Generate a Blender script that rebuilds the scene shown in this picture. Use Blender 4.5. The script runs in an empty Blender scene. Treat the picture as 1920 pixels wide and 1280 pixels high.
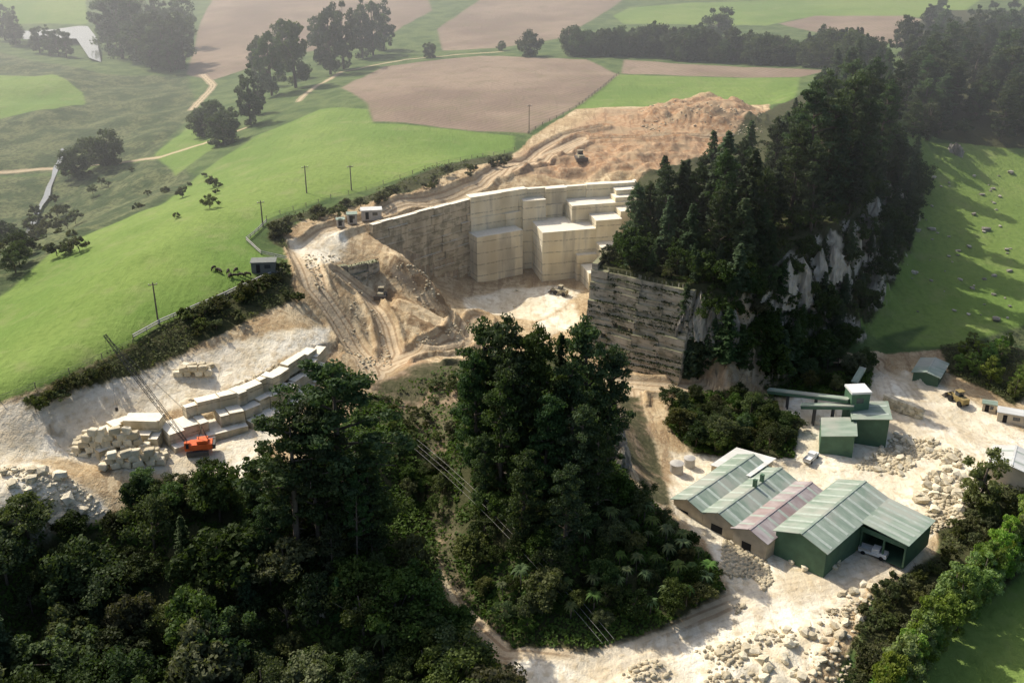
import bpy, math, random, bmesh
import numpy as np
from mathutils import Vector
random.seed(7); R=np.random.RandomState(7)
CAMZ=120.0; PITCH=math.radians(24); F=2059.0
cs,sn=math.cos(PITCH),math.sin(PITCH)
def U(px,py,z):
    y=-(py-640)/F; dz=-sn+y*cs; t=(z-CAMZ)/dz
    return ((px-960)/F*t, t*(cs+y*sn))
# ---------- terrain ----------
class RBF:
    def __init__(s,P,V,c=6.0):
        s.P=np.array(P,float); V=np.array(V,float); s.c=c
        n=len(V); d=np.sqrt(((s.P[:,None]-s.P[None])**2).sum(2)+c*c)
        A=np.zeros((n+1,n+1)); A[:n,:n]=d; A[:n,n]=1; A[n,:n]=1
        s.w=np.linalg.solve(A,np.append(V,0))
    def __call__(s,x,y):
        o=np.full(x.shape,s.w[-1])
        for (a,b),w in zip(s.P,s.w[:-1]): o+=w*np.sqrt((x-a)**2+(y-b)**2+s.c**2)
        return o
def px_rbf(l,extra=(),c=6.0):
    P=[U(a,b,z) for a,b,z in l]+[(a,b) for a,b,z in extra]; V=[z for *_,z in l]+[z for *_,z in extra]
    return RBF(P,V,c)
def sdf(poly,x,y,cut=25.0):
    poly=np.array(poly,float); out=np.full(x.shape,-cut)
    a0=poly.min(0)-cut; a1=poly.max(0)+cut
    m=(x>a0[0])&(x<a1[0])&(y>a0[1])&(y<a1[1])
    if not m.any(): return out
    X=x[m];Y=y[m]; d=np.full(X.shape,1e18); ins=np.zeros(X.shape,bool)
    n=len(poly)
    for i in range(n):
        ax,ay=poly[i]; bx,by=poly[(i+1)%n]; ex,ey=bx-ax,by-ay
        L=ex*ex+ey*ey+1e-9
        t=np.clip(((X-ax)*ex+(Y-ay)*ey)/L,0,1)
        d=np.minimum(d,(X-ax-t*ex)**2+(Y-ay-t*ey)**2)
        if ay!=by:
            c=((ay>Y)!=(by>Y))&(X<ex*(Y-ay)/(by-ay)+ax); ins^=c
    d=np.sqrt(d); out[m]=np.maximum(np.where(ins,d,-d),-cut)
    return out
def lsdf(line,w,x,y,cut=25.0):
    line=np.array(line,float); out=np.full(x.shape,-cut)
    a0=line.min(0)-cut-w; a1=line.max(0)+cut+w
    m=(x>a0[0])&(x<a1[0])&(y>a0[1])&(y<a1[1])
    if not m.any(): return out
    X=x[m];Y=y[m]; d=np.full(X.shape,1e18)
    for i in range(len(line)-1):
        ax,ay=line[i]; bx,by=line[i+1]; ex,ey=bx-ax,by-ay; L=ex*ex+ey*ey+1e-9
        t=np.clip(((X-ax)*ex+(Y-ay)*ey)/L,0,1)
        d=np.minimum(d,(X-ax-t*ex)**2+(Y-ay-t*ey)**2)
    out[m]=np.maximum(w-np.sqrt(d),-cut); return out
def sstep(v,a,b):
    t=np.clip((v-a)/(b-a),0,1); return t*t*(3-2*t)
_T=R.rand(256,256)
def vn(x,y,s):
    x=x/s; y=y/s; xi=np.floor(x).astype(int); yi=np.floor(y).astype(int); fx=x-xi; fy=y-yi
    fx=fx*fx*(3-2*fx); fy=fy*fy*(3-2*fy)
    a=_T[xi&255,yi&255];b=_T[(xi+1)&255,yi&255];c=_T[xi&255,(yi+1)&255];d=_T[(xi+1)&255,(yi+1)&255]
    return (a*(1-fx)+b*fx)*(1-fy)+(c*(1-fx)+d*fx)*fy-.5
base=px_rbf([
 (1700,800,0),(1850,760,1),(1800,900,0),(1600,1090,0),(1450,1090,0),(1300,1170,0),(1150,1225,0),(1000,1235,0),(1450,1260,-1),(1800,1250,-4),(1900,1100,-3),
 (1300,900,0),(1400,980,0),(1550,780,1),(1400,800,1),(1300,760,3),(1500,690,3),(1700,690,2),(1900,690,2),(1180,770,4),(1165,720,5),(1210,860,3),(1250,720,4),
 (1800,600,4),(1700,580,6),(1640,640,4),(1850,500,7),(1900,420,11),(1790,420,12),(1850,330,18),(1790,300,23),(1560,660,4),(1430,680,4),(1300,705,4),(1150,665,5),(1750,480,9),(1650,560,8),(1900,280,22),(1850,230,28),(1950,220,27),(1800,200,31),(1760,350,18),(1900,150,32),
 (1100,150,28),(700,180,27),(1300,180,29),(900,50,22),(1500,60,22),(1250,20,22),(1400,120,27),(1700,90,26),(1000,0,22),(1900,20,26),
 (850,230,29),(1000,300,29),(1200,260,31),(1350,230,33),(1300,320,30),(1100,330,29),(1200,215,32),(450,20,15),(550,170,20),
 (100,150,8),(300,150,8),(130,80,3),(200,100,3),(40,70,3),(250,230,7),(60,280,5),(100,380,2),(40,450,0),(20,330,2),(0,200,8),(100,30,10),(400,170,9),(350,230,9),(430,260,16),(180,320,6),
 (480,420,31),(400,400,31),(600,300,30),(700,250,29),(250,480,31),(150,560,29),(60,650,27),(10,600,22),(60,530,20),(130,470,22),(300,400,24),(360,350,17),(500,270,22),(250,345,11),(600,220,25),(420,520,31),(300,580,30),(550,380,31),(800,290,30),(950,270,29.5),
 (0,740,26),(130,690,27),(250,640,28),(420,565,29),(530,510,29.5),(470,460,31),(520,420,31),(700,360,30),(640,400,29),(750,385,29.5),(560,470,28),(620,440,29),(860,350,30),(1000,340,30),(1150,325,30),
 (30,800,22),(150,745,23),(300,700,23),(450,670,23),(560,630,23.5),(550,540,27.5),(590,560,25),
 (200,840,16.2),(420,840,15.8),(500,810,15.8),(250,880,15.5),(60,860,18),(80,930,15.5),(200,920,14),(30,970,14),
 (610,500,26.5),(650,560,22),(650,640,17),(720,680,14),(690,520,21),(715,560,17),(730,640,14),(740,492,23.5),(790,530,19),(860,600,11),(780,610,14),(840,650,11),(700,720,14),(780,690,14.5),
 (870,560,8),(950,540,7),(1050,560,7),(920,600,7.5),(1060,610,7),(1100,650,6),(960,650,8),
 (900,730,14),(1000,760,15),(1100,740,13),(880,850,12),(1000,870,14),(1110,830,12),(600,900,13),(700,860,12),(480,900,13.5),(1150,900,9),(1060,1000,9),(950,1000,8),(1200,1000,5),(1300,1080,1.5),(1100,1120,4),(1000,1160,2),
 (770,760,11),(800,920,4),(820,1000,2),(850,1090,1),(890,1150,0.5),(940,1200,0),(300,960,11),(100,1010,9),(400,1100,5),(100,1250,-3),(500,1250,-2),(700,1150,3),(650,1000,9),(720,1050,7),(800,1250,-2),
 ],extra=[(0,0,-12),(-120,60,-8),(120,60,-8),(-60,100,-5),(0,100,-5),(60,100,-4),(-300,150,8),(-260,220,24),(-300,300,5),(300,200,0),(250,300,12),(320,450,20),(-300,450,6),(-500,800,8),(500,800,28),(0,1100,20),(-700,1600,30),(700,1600,30),(0,2500,45),(-2500,4000,60),(2500,4000,60),(0,8000,100),(-3000,500,10),(3000,500,10),(0,-400,-20)],c=5)
A_=(-37,279);B_=(-12,303);C_=(4,311.6);D_=(37,320);E_=(33,284);F_=(20,254);G_=(42.4,239.6)
front=[U(1240,530,27),U(1300,540,27),U(1390,530,28),U(1470,485,30),U(1545,430,33),U(1600,375,35),U(1640,305,36),U(1670,235,36)]
ridge_rim=front+[U(1690,150,34),U(1640,120,32),U(1450,215,31),(60,345),(37,322),E_,F_]
def RW(xx): return .6+11*sstep(xx,44,52)+4*sstep(xx,85,120)
slope_poly=front+[(a+.74*float(RW(np.array(a)))*1.0,b-.67*float(RW(np.array(a)))*1.0) for a,b in front[::-1]]
ridge_up=px_rbf([(1110,500,27),(1300,540,27),(1390,530,28),(1470,485,30),(1550,430,33),(1620,365,35),(1675,250,36),(1300,420,31),(1450,350,34),(1560,250,36),(1690,150,34),(1200,400,29),(1350,300,31)],extra=[(37,320,30),(60,345,30)],c=8)
pit_poly=[A_,B_,C_,D_,E_,F_,(18,238),(5,238),(-10,245),(-17,262),(-27,270)]
pit_z=RBF([A_,(-30,275),(-20,285),B_,C_,D_,E_,F_,(0,260),(-15,262)],[23,19,9,7,7,7,7,6,7,8],4)
ter3=[(170,812,20.5),(240,783,21),(300,775,22),(370,750,22.5),(440,733,22.6),(500,705,23),(585,652,23)]
ter_edge=[U(*q) for q in ter3]
ter_poly=ter_edge+[U(640,655,17),U(560,830,13),U(480,880,13),U(330,900,13),U(180,900,13),U(110,850,15)]
heap_poly=[U(*q) for q in [(1170,218,33),(1220,195,33),(1320,182,33),(1430,205,33),(1430,245,32),(1330,252,31),(1210,240,31)]]
spoil_poly=[U(*q) for q in [(725,485,23),(770,490,22),(890,590,11),(870,640,11),(800,650,13),(755,620,14),(725,560,20)]]
soil_poly=[U(*q) for q in [(960,330,30),(1000,290,30),(1130,270,31),(1300,262,31),(1300,325,30),(1200,338,30)]]
rub_poly=[U(*q) for q in [(1180,1240,0),(1400,1180,0),(1640,1110,0),(1580,1300,0),(1050,1320,0)]]
def H(x,y):
    x=np.asarray(x,float); y=np.asarray(y,float)
    h=base(x,y)
    s=sdf(ridge_rim,x,y,45); n=vn(x,y,9.)*6+vn(x+50,y,4.)*2.5
    right=sstep(x,44,56)
    w=sstep(s+n*right,-RW(x),.5+3*right)
    m=w>0
    if m.any():
        up=ridge_up(x[m],y[m]); h[m]=h[m]*(1-w[m])+np.maximum(up,h[m])*w[m]
    s=sdf(pit_poly,x,y,25); w=sstep(s,-0.6,0.6); m=w>0
    if m.any(): h[m]=h[m]*(1-w[m])+np.minimum(pit_z(x[m],y[m]),h[m])*w[m]
    s=sdf(ter_poly,x,y,25); w=sstep(s,-0.5,0.7); m=w>0
    if m.any(): h[m]=h[m]*(1-w[m])+np.minimum(16.0+0*h[m],h[m])*w[m]
    s=sdf(heap_poly,x,y,25); w=sstep(s,-4,8); h+=w*(1.2+7*np.abs(vn(x,y,13.))+5*np.abs(vn(x,y,6.))+1.8*vn(x,y,2.2))
    s=sdf(soil_poly,x,y,25); w=sstep(s,-3,5); h+=w*(3.0*vn(x,y*1.8,10.)+2*np.abs(vn(x,y,4.))+1.4*vn(x,y,2.5))
    s=sdf(rub_poly,x,y,25); w=sstep(s,-2,4); h+=w*(.8+2.4*vn(x,y,9.)+1.2*vn(x,y,3.2))
    a=x*.41+y*.91; b=x*.91-y*.41
    s=sdf(spoil_poly,x,y,25); w=sstep(s,-2.5,2.5); h+=w*(1.0+7*(.3-np.abs(vn(a,b*.07,4.5)))+1.6*vn(a,b*.1,1.5)+1.5*vn(x,y,9.))
    far=sstep(y,350,900)
    h+=vn(x,y,14.)*0.7+vn(x,y,5.)*0.25+far*vn(x,y,90.)*5
    return h
def Hs(x,y): return float(H(np.array([x]),np.array([y]))[0])
def G(px,py):
    yy=-(py-640)/F; dx=(px-960)/F; dy=cs+yy*sn; dz=-sn+yy*cs
    t=np.geomspace(120,2600,1200); z=CAMZ+dz*t; h=H(dx*t,dy*t)
    k=np.argmax(z<h); 
    if k==0: k=len(t)-1
    t0,t1=t[k-1],t[k]; a=z[k-1]-h[k-1]; b=h[k]-z[k]; tt=t0+(t1-t0)*a/(a+b+1e-9)
    return (dx*tt,dy*tt,float(Hs(dx*tt,dy*tt)))
def depth(x,y,z): return y*cs+(CAMZ-z)*sn
def GP(l): return [G(*q)[:2] if len(q)==2 else (q[1],q[2]) for q in l]
def W3(l): return [('w',a,b) for a,b in l]
# ---------- mesh helpers ----------
col=bpy.context.scene.collection
def mk(name,verts,faces,mat,smooth=False,loc=None,kind=None,tint=None,link=True):
    me=bpy.data.meshes.new(name)
    v=np.asarray(verts,np.float32)
    if isinstance(faces,np.ndarray):
        n,k=faces.shape
        me.vertices.add(len(v)); me.vertices.foreach_set('co',v.ravel())
        me.loops.add(n*k); me.loops.foreach_set('vertex_index',faces.astype(np.int32).ravel())
        me.polygons.add(n); me.polygons.foreach_set('loop_start',np.arange(0,n*k,k,dtype=np.int32))
        me.update(calc_edges=True)
    else:
        me.from_pydata([tuple(map(float,q)) for q in v],[],faces); me.update()
    if smooth: me.polygons.foreach_set('use_smooth',np.ones(len(me.polygons),bool))
    if tint is not None:
        a=me.attributes.new('tint','FLOAT','POINT'); a.data.foreach_set('value',np.asarray(tint,np.float32))
    for m in (mat if isinstance(mat,(list,tuple)) else [mat]): me.materials.append(m)
    if not link: return me
    return ob(name,me,kind=kind)
def ob(name,me,parent=None,kind=None,label=None,cat=None,group=None,loc=(0,0,0),rot=0,sc=1):
    o=bpy.data.objects.new(name,me); col.objects.link(o)
    o.location=loc; o.rotation_euler=rot if isinstance(rot,(tuple,list)) else (0,0,rot)
    o.scale=(sc,sc,sc) if not isinstance(sc,(tuple,list)) else sc
    if parent: o.parent=parent
    if kind: o['kind']=kind
    if label: o['label']=label
    if cat: o['category']=cat
    if group: o['group']=group
    return o
# ---------- materials ----------
class N:
    def __init__(s,name):
        s.m=bpy.data.materials.new(name); s.m.use_nodes=True; s.t=s.m.node_tree; s.t.nodes.clear()
        s.o=s.n('ShaderNodeOutputMaterial')
    def n(s,t,**k):
        q=s.t.nodes.new(t)
        for a,b in k.items(): setattr(q,a,b)
        return q
    def l(s,a,b): s.t.links.new(a,b)
    def set(s,sock,v):
        if hasattr(v,'is_linked') or isinstance(v,bpy.types.NodeSocket): s.l(v,sock)
        else:
            if sock.type=='RGBA' and len(v)==3: v=(*v,1)
            sock.default_value=v
    def math(s,op,a,b=0.0,c=None,clamp=False):
        q=s.n('ShaderNodeMath',operation=op,use_clamp=clamp); s.set(q.inputs[0],a); s.set(q.inputs[1],b)
        if c is not None: s.set(q.inputs[2],c)
        return q.outputs[0]
    def mix(s,f,a,b,bt='MIX'):
        q=s.n('ShaderNodeMix',data_type='RGBA',blend_type=bt); s.set(q.inputs[0],f); s.set(q.inputs[6],a); s.set(q.inputs[7],b); return q.outputs[2]
    def noise(s,sc,det=4,rough=.55,vec=None,dist=0):
        q=s.n('ShaderNodeTexNoise'); q.inputs['Scale'].default_value=sc; q.inputs['Detail'].default_value=det; q.inputs['Roughness'].default_value=rough; q.inputs['Distortion'].default_value=dist
        if vec is not None: s.l(vec,q.inputs['Vector'])
        return q.outputs['Fac']
    def rng(s,v,a,b,c=0.,d=1.,sm=True):
        q=s.n('ShaderNodeMapRange',interpolation_type='SMOOTHSTEP' if sm else 'LINEAR'); s.set(q.inputs['Value'],v)
        for k,x in zip(('From Min','From Max','To Min','To Max'),(a,b,c,d)): q.inputs[k].default_value=x
        return q.outputs['Result']
    def pos(s): return s.n('ShaderNodeNewGeometry').outputs['Position']
    def mapv(s,v,sc=(1,1,1),rot=(0,0,0)):
        q=s.n('ShaderNodeMapping'); q.inputs['Scale'].default_value=sc; q.inputs['Rotation'].default_value=rot; s.l(v,q.inputs['Vector']); return q.outputs[0]
    def attr(s,n): return s.n('ShaderNodeAttribute',attribute_name=n).outputs['Fac']
    def rnd(s): return s.n('ShaderNodeObjectInfo').outputs['Random']
    def bump(s,h,st=.5,d=.3):
        q=s.n('ShaderNodeBump'); q.inputs['Strength'].default_value=st; q.inputs['Distance'].default_value=d; s.l(h,q.inputs['Height']); return q.outputs[0]
    def out(s,c,rough=.9,bump=None,metal=0,spec=.3):
        p=s.n('ShaderNodeBsdfPrincipled'); s.set(p.inputs['Base Color'],c); s.set(p.inputs['Roughness'],rough); p.inputs['Metallic'].default_value=metal
        p.inputs['Specular IOR Level'].default_value=spec
        if bump is not None: s.l(bump,p.inputs['Normal'])
        s.l(p.outputs[0],s.o.inputs[0]); return s.m
def foliage(name,c1,c2,trans=.3,vr=(.75,1.3)):
    n=N(name); t=n.attr('tint'); r=n.rnd()
    nz=n.noise(.35,3,vec=n.pos())
    f=n.math('ADD',n.math('MULTIPLY',t,.55),n.math('MULTIPLY',r,.4)); f=n.math('ADD',f,n.math('MULTIPLY',n.math('SUBTRACT',nz,.5),.8),clamp=True)
    c=n.mix(f,c1,c2)
    hs=n.n('ShaderNodeHueSaturation'); n.l(c,hs.inputs['Color']); n.l(n.rng(r,0,1,.46,.525,False),hs.inputs['Hue']); n.l(n.rng(n.math('FRACT',n.math('MULTIPLY',r,7.3)),0,1,vr[0],vr[1],False),hs.inputs['Value']); n.l(n.rng(n.math('FRACT',n.math('MULTIPLY',r,13.7)),0,1,.75,1.1,False),hs.inputs['Saturation'])
    d=n.n('ShaderNodeBsdfPrincipled'); n.l(hs.outputs[0],d.inputs['Base Color']); d.inputs['Roughness'].default_value=.7; d.inputs['Specular IOR Level'].default_value=.15
    tr=n.n('ShaderNodeBsdfTranslucent'); n.l(n.mix(1.0,hs.outputs[0],(1.4,1.5,.75),'MULTIPLY'),tr.inputs[0])
    ms=n.n('ShaderNodeMixShader'); ms.inputs[0].default_value=trans; n.l(d.outputs[0],ms.inputs[1]); n.l(tr.outputs[0],ms.inputs[2]); n.l(ms.outputs[0],n.o.inputs[0]); return n.m
M_pine=foliage('pine_foliage',(.026,.05,.018),(.075,.115,.04),.27)
M_con=foliage('conifer_foliage',(.027,.054,.021),(.072,.115,.042),.27)
M_broad=foliage('broadleaf_foliage',(.027,.052,.014),(.088,.128,.034),.3,(.45,1.4))
M_light=foliage('light_foliage',(.12,.19,.04),(.22,.3,.07),.35)
M_scrub=foliage('scrub_foliage',(.045,.058,.02),(.125,.135,.05))
M_fern=foliage('fern_foliage',(.06,.1,.025),(.115,.17,.05))
M_farf=foliage('distant_foliage',(.036,.06,.023),(.08,.115,.04))
def simple(name,c,rough=.8,var=.25,scale=1.5,metal=0,spec=.3,bs=0):
    n=N(name); z=n.noise(scale,5,vec=n.pos()); r=n.rnd()
    f=n.math('ADD',n.math('MULTIPLY',z,.7),n.math('MULTIPLY',r,.3))
    c=n.mix(n.rng(f,.25,.8),tuple(x*(1-var) for x in c),tuple(min(1,x*(1+var)) for x in c))
    b=n.bump(n.noise(scale*3,4,vec=n.pos()),bs,.2) if bs else None
    return n.out(c,rough,b,metal,spec)
M_bark=simple('bark',(.13,.105,.08),.9,.4,3)
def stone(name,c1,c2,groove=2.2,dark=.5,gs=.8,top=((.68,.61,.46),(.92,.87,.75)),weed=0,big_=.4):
    n=N(name); p=n.pos(); z=n.n('ShaderNodeSeparateXYZ'); n.l(p,z.inputs[0]); zz=z.outputs[2]
    st=n.noise(.25,6,vec=n.mapv(p,(1,1,.12))); big=n.noise(.06,3,vec=p); fine=n.noise(1.5,5,vec=p)
    c=n.mix(n.rng(st,.35,.7),c1,c2); c=n.mix(n.math('MULTIPLY',n.rng(st,.52,.7),dark),c,(.2,.165,.115))
    c=n.mix(n.rng(big,.46,.62,0,big_),c,(.33,.27,.18))
    w=n.math('ADD',zz,n.math('MULTIPLY',n.noise(.2,2,vec=p),.5)); fr=n.math('FRACT',n.math('DIVIDE',w,groove))
    g=n.math('SUBTRACT',1.0,n.rng(n.math('ABSOLUTE',n.math('SUBTRACT',fr,.5)),.0,.09)); g=n.math('MULTIPLY',g,n.rng(fine,.4,.6,.2,.9))
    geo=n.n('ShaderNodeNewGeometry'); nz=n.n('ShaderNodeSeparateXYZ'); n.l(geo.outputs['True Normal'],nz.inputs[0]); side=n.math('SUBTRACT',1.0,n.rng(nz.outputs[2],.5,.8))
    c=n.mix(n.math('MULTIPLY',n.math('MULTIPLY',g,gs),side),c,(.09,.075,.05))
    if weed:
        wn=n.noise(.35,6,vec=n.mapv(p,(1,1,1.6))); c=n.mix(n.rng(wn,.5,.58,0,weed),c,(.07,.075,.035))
    tp=n.rng(nz.outputs[2],.6,.9); c=n.mix(n.math('MULTIPLY',tp,.9),c,n.mix(fine,*top))  # default top colours put the sunlit brightness of flat tops into the stone
    return n.out(c,.9,n.bump(fine,.5,.25))
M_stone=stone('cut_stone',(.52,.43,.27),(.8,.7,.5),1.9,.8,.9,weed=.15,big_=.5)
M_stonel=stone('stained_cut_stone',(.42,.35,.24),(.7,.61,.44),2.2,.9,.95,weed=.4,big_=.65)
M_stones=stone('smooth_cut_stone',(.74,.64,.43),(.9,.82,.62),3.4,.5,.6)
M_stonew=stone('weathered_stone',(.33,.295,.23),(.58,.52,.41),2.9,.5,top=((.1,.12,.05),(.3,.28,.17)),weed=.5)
def rock(name,c1,c2,sz=1,moss=.6):
    n=N(name); p=n.pos(); f=n.noise(1.2,6,vec=n.mapv(p,(1,1,sz))); r=n.rnd(); f2=n.noise(.3,5,vec=n.mapv(p,(1,1,sz)))
    c=n.mix(n.rng(n.math('ADD',n.math('MULTIPLY',f,.6),n.math('MULTIPLY',r,.4)),.25,.75),c1,c2)
    c=n.mix(n.rng(f2,.55,.65,0,moss),c,(.1,.095,.06))
    return n.out(c,.9,n.bump(f,.8,.3))
M_block=rock('stone_block',(.46,.39,.26),(.78,.7,.52),1,.35)
M_grey=rock('grey_rock',(.18,.165,.14),(.5,.455,.37),.25)
# ---------- terrain mesh ----------
Ys=np.concatenate([np.linspace(-200,97,14),np.geomspace(100,900,860),np.geomspace(906,9000,70)])
us=np.linspace(-1,1,860)
hw=0.62*np.maximum(Ys,100)+60
X=(us[None,:]*hw[:,None]); Y=np.repeat(Ys[:,None],len(us),1)
x=X.ravel(); y=Y.ravel(); z=H(x,y)
nr,nc=X.shape
zones={}
def zone(name,polys,lines=()):
    a=np.full(x.shape,-25.)
    for p in polys: a=np.maximum(a,sdf(GP(p),x,y))
    for l,w in lines: a=np.maximum(a,lsdf(GP(l),w,x,y))
    zones[name]=a
green=[[(0,752),(130,700),(250,645),(420,570),(540,515),(465,455),(500,412),(620,370),(750,335),(965,280),(965,255),(700,232),(690,205),(600,205),(480,255),(370,330),(300,385),(130,455),(50,515),(-60,600),(-120,700)],
 [(-10,137),(100,145),(155,170),(160,195),(100,212),(-10,220)],
 [(1080,205),(1160,140),(1500,145),(1490,190),(1430,200),(1300,195)],[(1180,15),(1300,5),(1850,-10),(1800,30),(1500,35),(1440,48),(1170,45),(1150,30)],
 [(1740,610),(1600,620),(1600,480),(1650,330),(1700,250),(2050,240),(2050,560),(1880,620),(1800,650),(1700,650)],[(1720,1290),(1780,1180),(1940,1060),(2100,1100),(2000,1400)],[(0,0),(160,-5),(165,45),(0,45)],[(290,290),(365,230),(420,265),(330,330)]]
plough=[[(640,165),(720,125),(900,105),(1100,112),(1160,140),(1080,200),(990,250),(880,245),(700,228),(690,195)],
 [(370,60),(420,-40),(700,-40),(800,-5),(810,20),(740,60),(520,110),(400,150),(350,140)],[(820,55),(930,-20),(1190,-20),(1060,70),(940,90),(830,95)],
 [(1170,112),(1560,130),(1500,145),(1165,138)],[(1530,30),(1700,30),(1850,60),(1800,100),(1600,70),(1460,45)]]
tan=[[(545,515),(525,440),(640,385),(760,340),(970,285),(1000,255),(1080,205),(1440,195),(1450,260),(1300,330),(1200,345),(1180,440),(1110,500),(1130,640),(1300,690),(1560,670),(1700,660),(1900,640),(2000,800),(1800,960),(1750,1040),(1640,1110),(1560,1300),(1400,1400),(1000,1400),(880,1160),(830,1040),(790,960),(820,900),(1150,760),(860,690),(690,740),(600,850),(450,900),(230,960),(30,985),(-200,990),(-200,800),(0,755),(130,705),(250,650),(430,578),(550,520)]]
pale=[[(-60,790),(60,745),(200,705),(330,670),(400,655),(560,615),(615,620),(600,655),(450,725),(300,772),(230,830),(420,815),(520,790),(540,800),(480,880),(440,900),(300,890),(100,850),(60,860),(-60,900)],
 [(-60,880),(60,865),(150,900),(200,960),(80,990),(-60,985)],[(870,560),(950,540),(1050,535),(1090,545),(1010,600),(940,590),(880,590)],[(1075,570),(1090,600),(1000,640),(1010,605)],
 [(1440,800),(1500,740),(1650,690),(1760,720),(1950,830),(1950,920),(1760,980),(1700,1070),(1640,1100),(1560,1190),(1500,1290),(1350,1400),(1050,1400),(960,1240),(1100,1225),(1250,1185),(1370,1150),(1340,1040),(1260,950),(1260,850),(1400,840)],
 [(545,460),(600,440),(640,430),(650,460),(620,500),(580,500)]]
orange=[[(970,290),(1060,255),(1130,205),(1320,178),(1445,205),(1440,260),(1390,270),(1250,330),(1130,320),(960,330),(900,345)],[(720,650),(780,660),(790,690),(710,690)]]
bush=[[(-300,985),(30,985),(230,960),(450,905),(600,855),(690,740),(760,720),(860,690),(1000,650),(1150,740),(1180,900),(1230,950),(1330,1040),(1360,1110),(1240,1180),(1100,1222),(960,1215),(870,1130),(820,1040),(830,1120),(920,1230),(980,1300),(980,1500),(-300,1500)],
 W3(ridge_rim),W3(slope_poly),
 [(1260,750),(1330,735),(1500,780),(1490,860),(1300,850),(1250,800)],[(340,590),(540,500),(555,560),(470,600),(360,655),(250,705),(150,730),(50,765),(40,750),(240,652)],[(505,415),(740,345),(960,285),(960,300),(760,365),(640,395),(530,430),(540,470),(500,450)],
 [(1640,1110),(1760,1040),(1760,980),(1900,900),(2000,950),(1930,1060),(1780,1180),(1720,1290),(1600,1290)],[(1560,680),(1640,680),(1630,740),(1440,745),(1430,710)],[(1760,650),(1900,640),(1990,700),(1900,760),(1780,700)],[(1285,695),(1285,600),(1400,600),(1540,600),(1610,640),(1560,665),(1400,690)],
 [(1690,60),(1760,20),(2000,20),(2100,275),(1850,275),(1760,260),(1700,220)]]
clay=[[(690,720),(760,690),(860,680),(862,740),(845,800),(835,850),(810,850),(780,800)],[(800,900),(840,920),(862,1000),(850,1060),(890,1130),(865,1120),(825,1040)],[(1160,740),(1200,740),(1240,880),(1255,950),(1210,935),(1175,850)]]
track=[([(0,325),(120,312),(300,295),(380,270),(460,240)],1.6),([(560,190),(640,135),(760,112),(940,97)],1.4),([(360,205),(400,160),(380,140)],2.0),([(1640,690),(1700,720),(1760,790),(1850,830),(1950,850)],2.5),([(560,470),(590,540),(640,610),(690,680),(700,700)],3.2),([(640,520),(690,560),(722,610),(735,660),(720,690)],2.5),
 ([(860,690),(1100,700),(1180,720),(1300,730),(1500,690),(1640,680)],3.0),([(1180,730),(1190,800),(1200,880),(1230,940)],3),([(560,470),(640,425),(760,380),(900,345),(1000,300),(1090,260)],2.5),([(840,1050),(890,1140),(960,1205),(1120,1225)],3.5),([(960,320),(1100,265),(1300,258),(1400,255)],2),([(940,330),(1010,285),(1060,255),(1130,240)],2),
 ([(1120,1240),(1280,1180),(1420,1120),(1560,1090),(1660,1060)],3.5),([(1640,690),(1660,760),(1680,800)],3),([(20,800),(150,760),(300,700),(450,665)],3),([(720,690),(790,660),(860,640),(900,600)],3)]
rough=[[(-100,60),(200,140),(350,140),(370,200),(330,250),(290,290),(-100,330)],[(-100,330),(290,300),(370,330),(300,385),(130,455),(50,515),(-60,600),(-200,600)],[(1820,640),(1990,560),(1990,660),(1850,660)]]
zone('green',green); zone('plough',plough); zone('tan',tan); zone('pale',pale); zone('orange',orange); zone('bush',bush); zone('rough',rough); zone('track',[],track); zone('clay',clay)
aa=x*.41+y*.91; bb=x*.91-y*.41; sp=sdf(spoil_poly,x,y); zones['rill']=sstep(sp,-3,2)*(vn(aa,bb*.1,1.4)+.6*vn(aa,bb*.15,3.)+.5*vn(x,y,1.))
clayW=[GP(p) for p in clay]
lum=vn(x,y,7.)*.5+vn(x,y,2.5)*.3
z=z+np.where((zones['tan']>1)&(zones['bush']<0)&(y<330),lum*np.clip(zones['tan']/5,0,1)*.9,0)
tk=zones['track']; inT=(zones['tan']>0)&(zones['bush']<0)&(zones['pale']<2)&(y>225)
z=z+np.where(inT,1.3*np.exp(-((tk+.8)/.7)**2)-.4*sstep(tk,0,1.5),0)
bad=(zones['rough']>0); z=z+np.where(bad,vn(x,y,22.)*4*np.clip(zones['rough']/6,0,1),0)
idx=np.arange(nr*nc).reshape(nr,nc)
f=np.stack([idx[:-1,:-1],idx[:-1,1:],idx[1:,1:],idx[1:,:-1]],-1).reshape(-1,4)
n=N('ground'); p=n.pos()
n1=n.noise(.02,4,vec=p); n2=n.noise(.12,5,vec=p); n3=n.noise(.7,5,vec=p); n4=n.noise(3.,4,vec=p)
ns=n.noise(.55,5,vec=n.mapv(p,(1,.16,1),(0,0,-.5)),dist=.6)
def mask(name,amp,w,off=0):
    a=n.attr(name); e=n.math('MULTIPLY',n.math('SUBTRACT',n.math('ADD',n.math('MULTIPLY',n2,.5),n.math('MULTIPLY',n3,.5)),.5),amp)
    return n.rng(n.math('ADD',a,e),-w+off,w+off)
c=n.mix(n.rng(n2,.35,.65),(.06,.1,.03),(.12,.16,.055)); c=n.mix(n.rng(n3,.5,.7,0,.6),c,(.055,.075,.03))
rg=n.mix(n.rng(n2,.4,.6),(.06,.085,.035),(.14,.155,.07)); rg=n.mix(n.rng(n3,.45,.6,0,.7),rg,(.035,.05,.022))
c=n.mix(mask('rough',10,2),c,rg)
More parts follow.
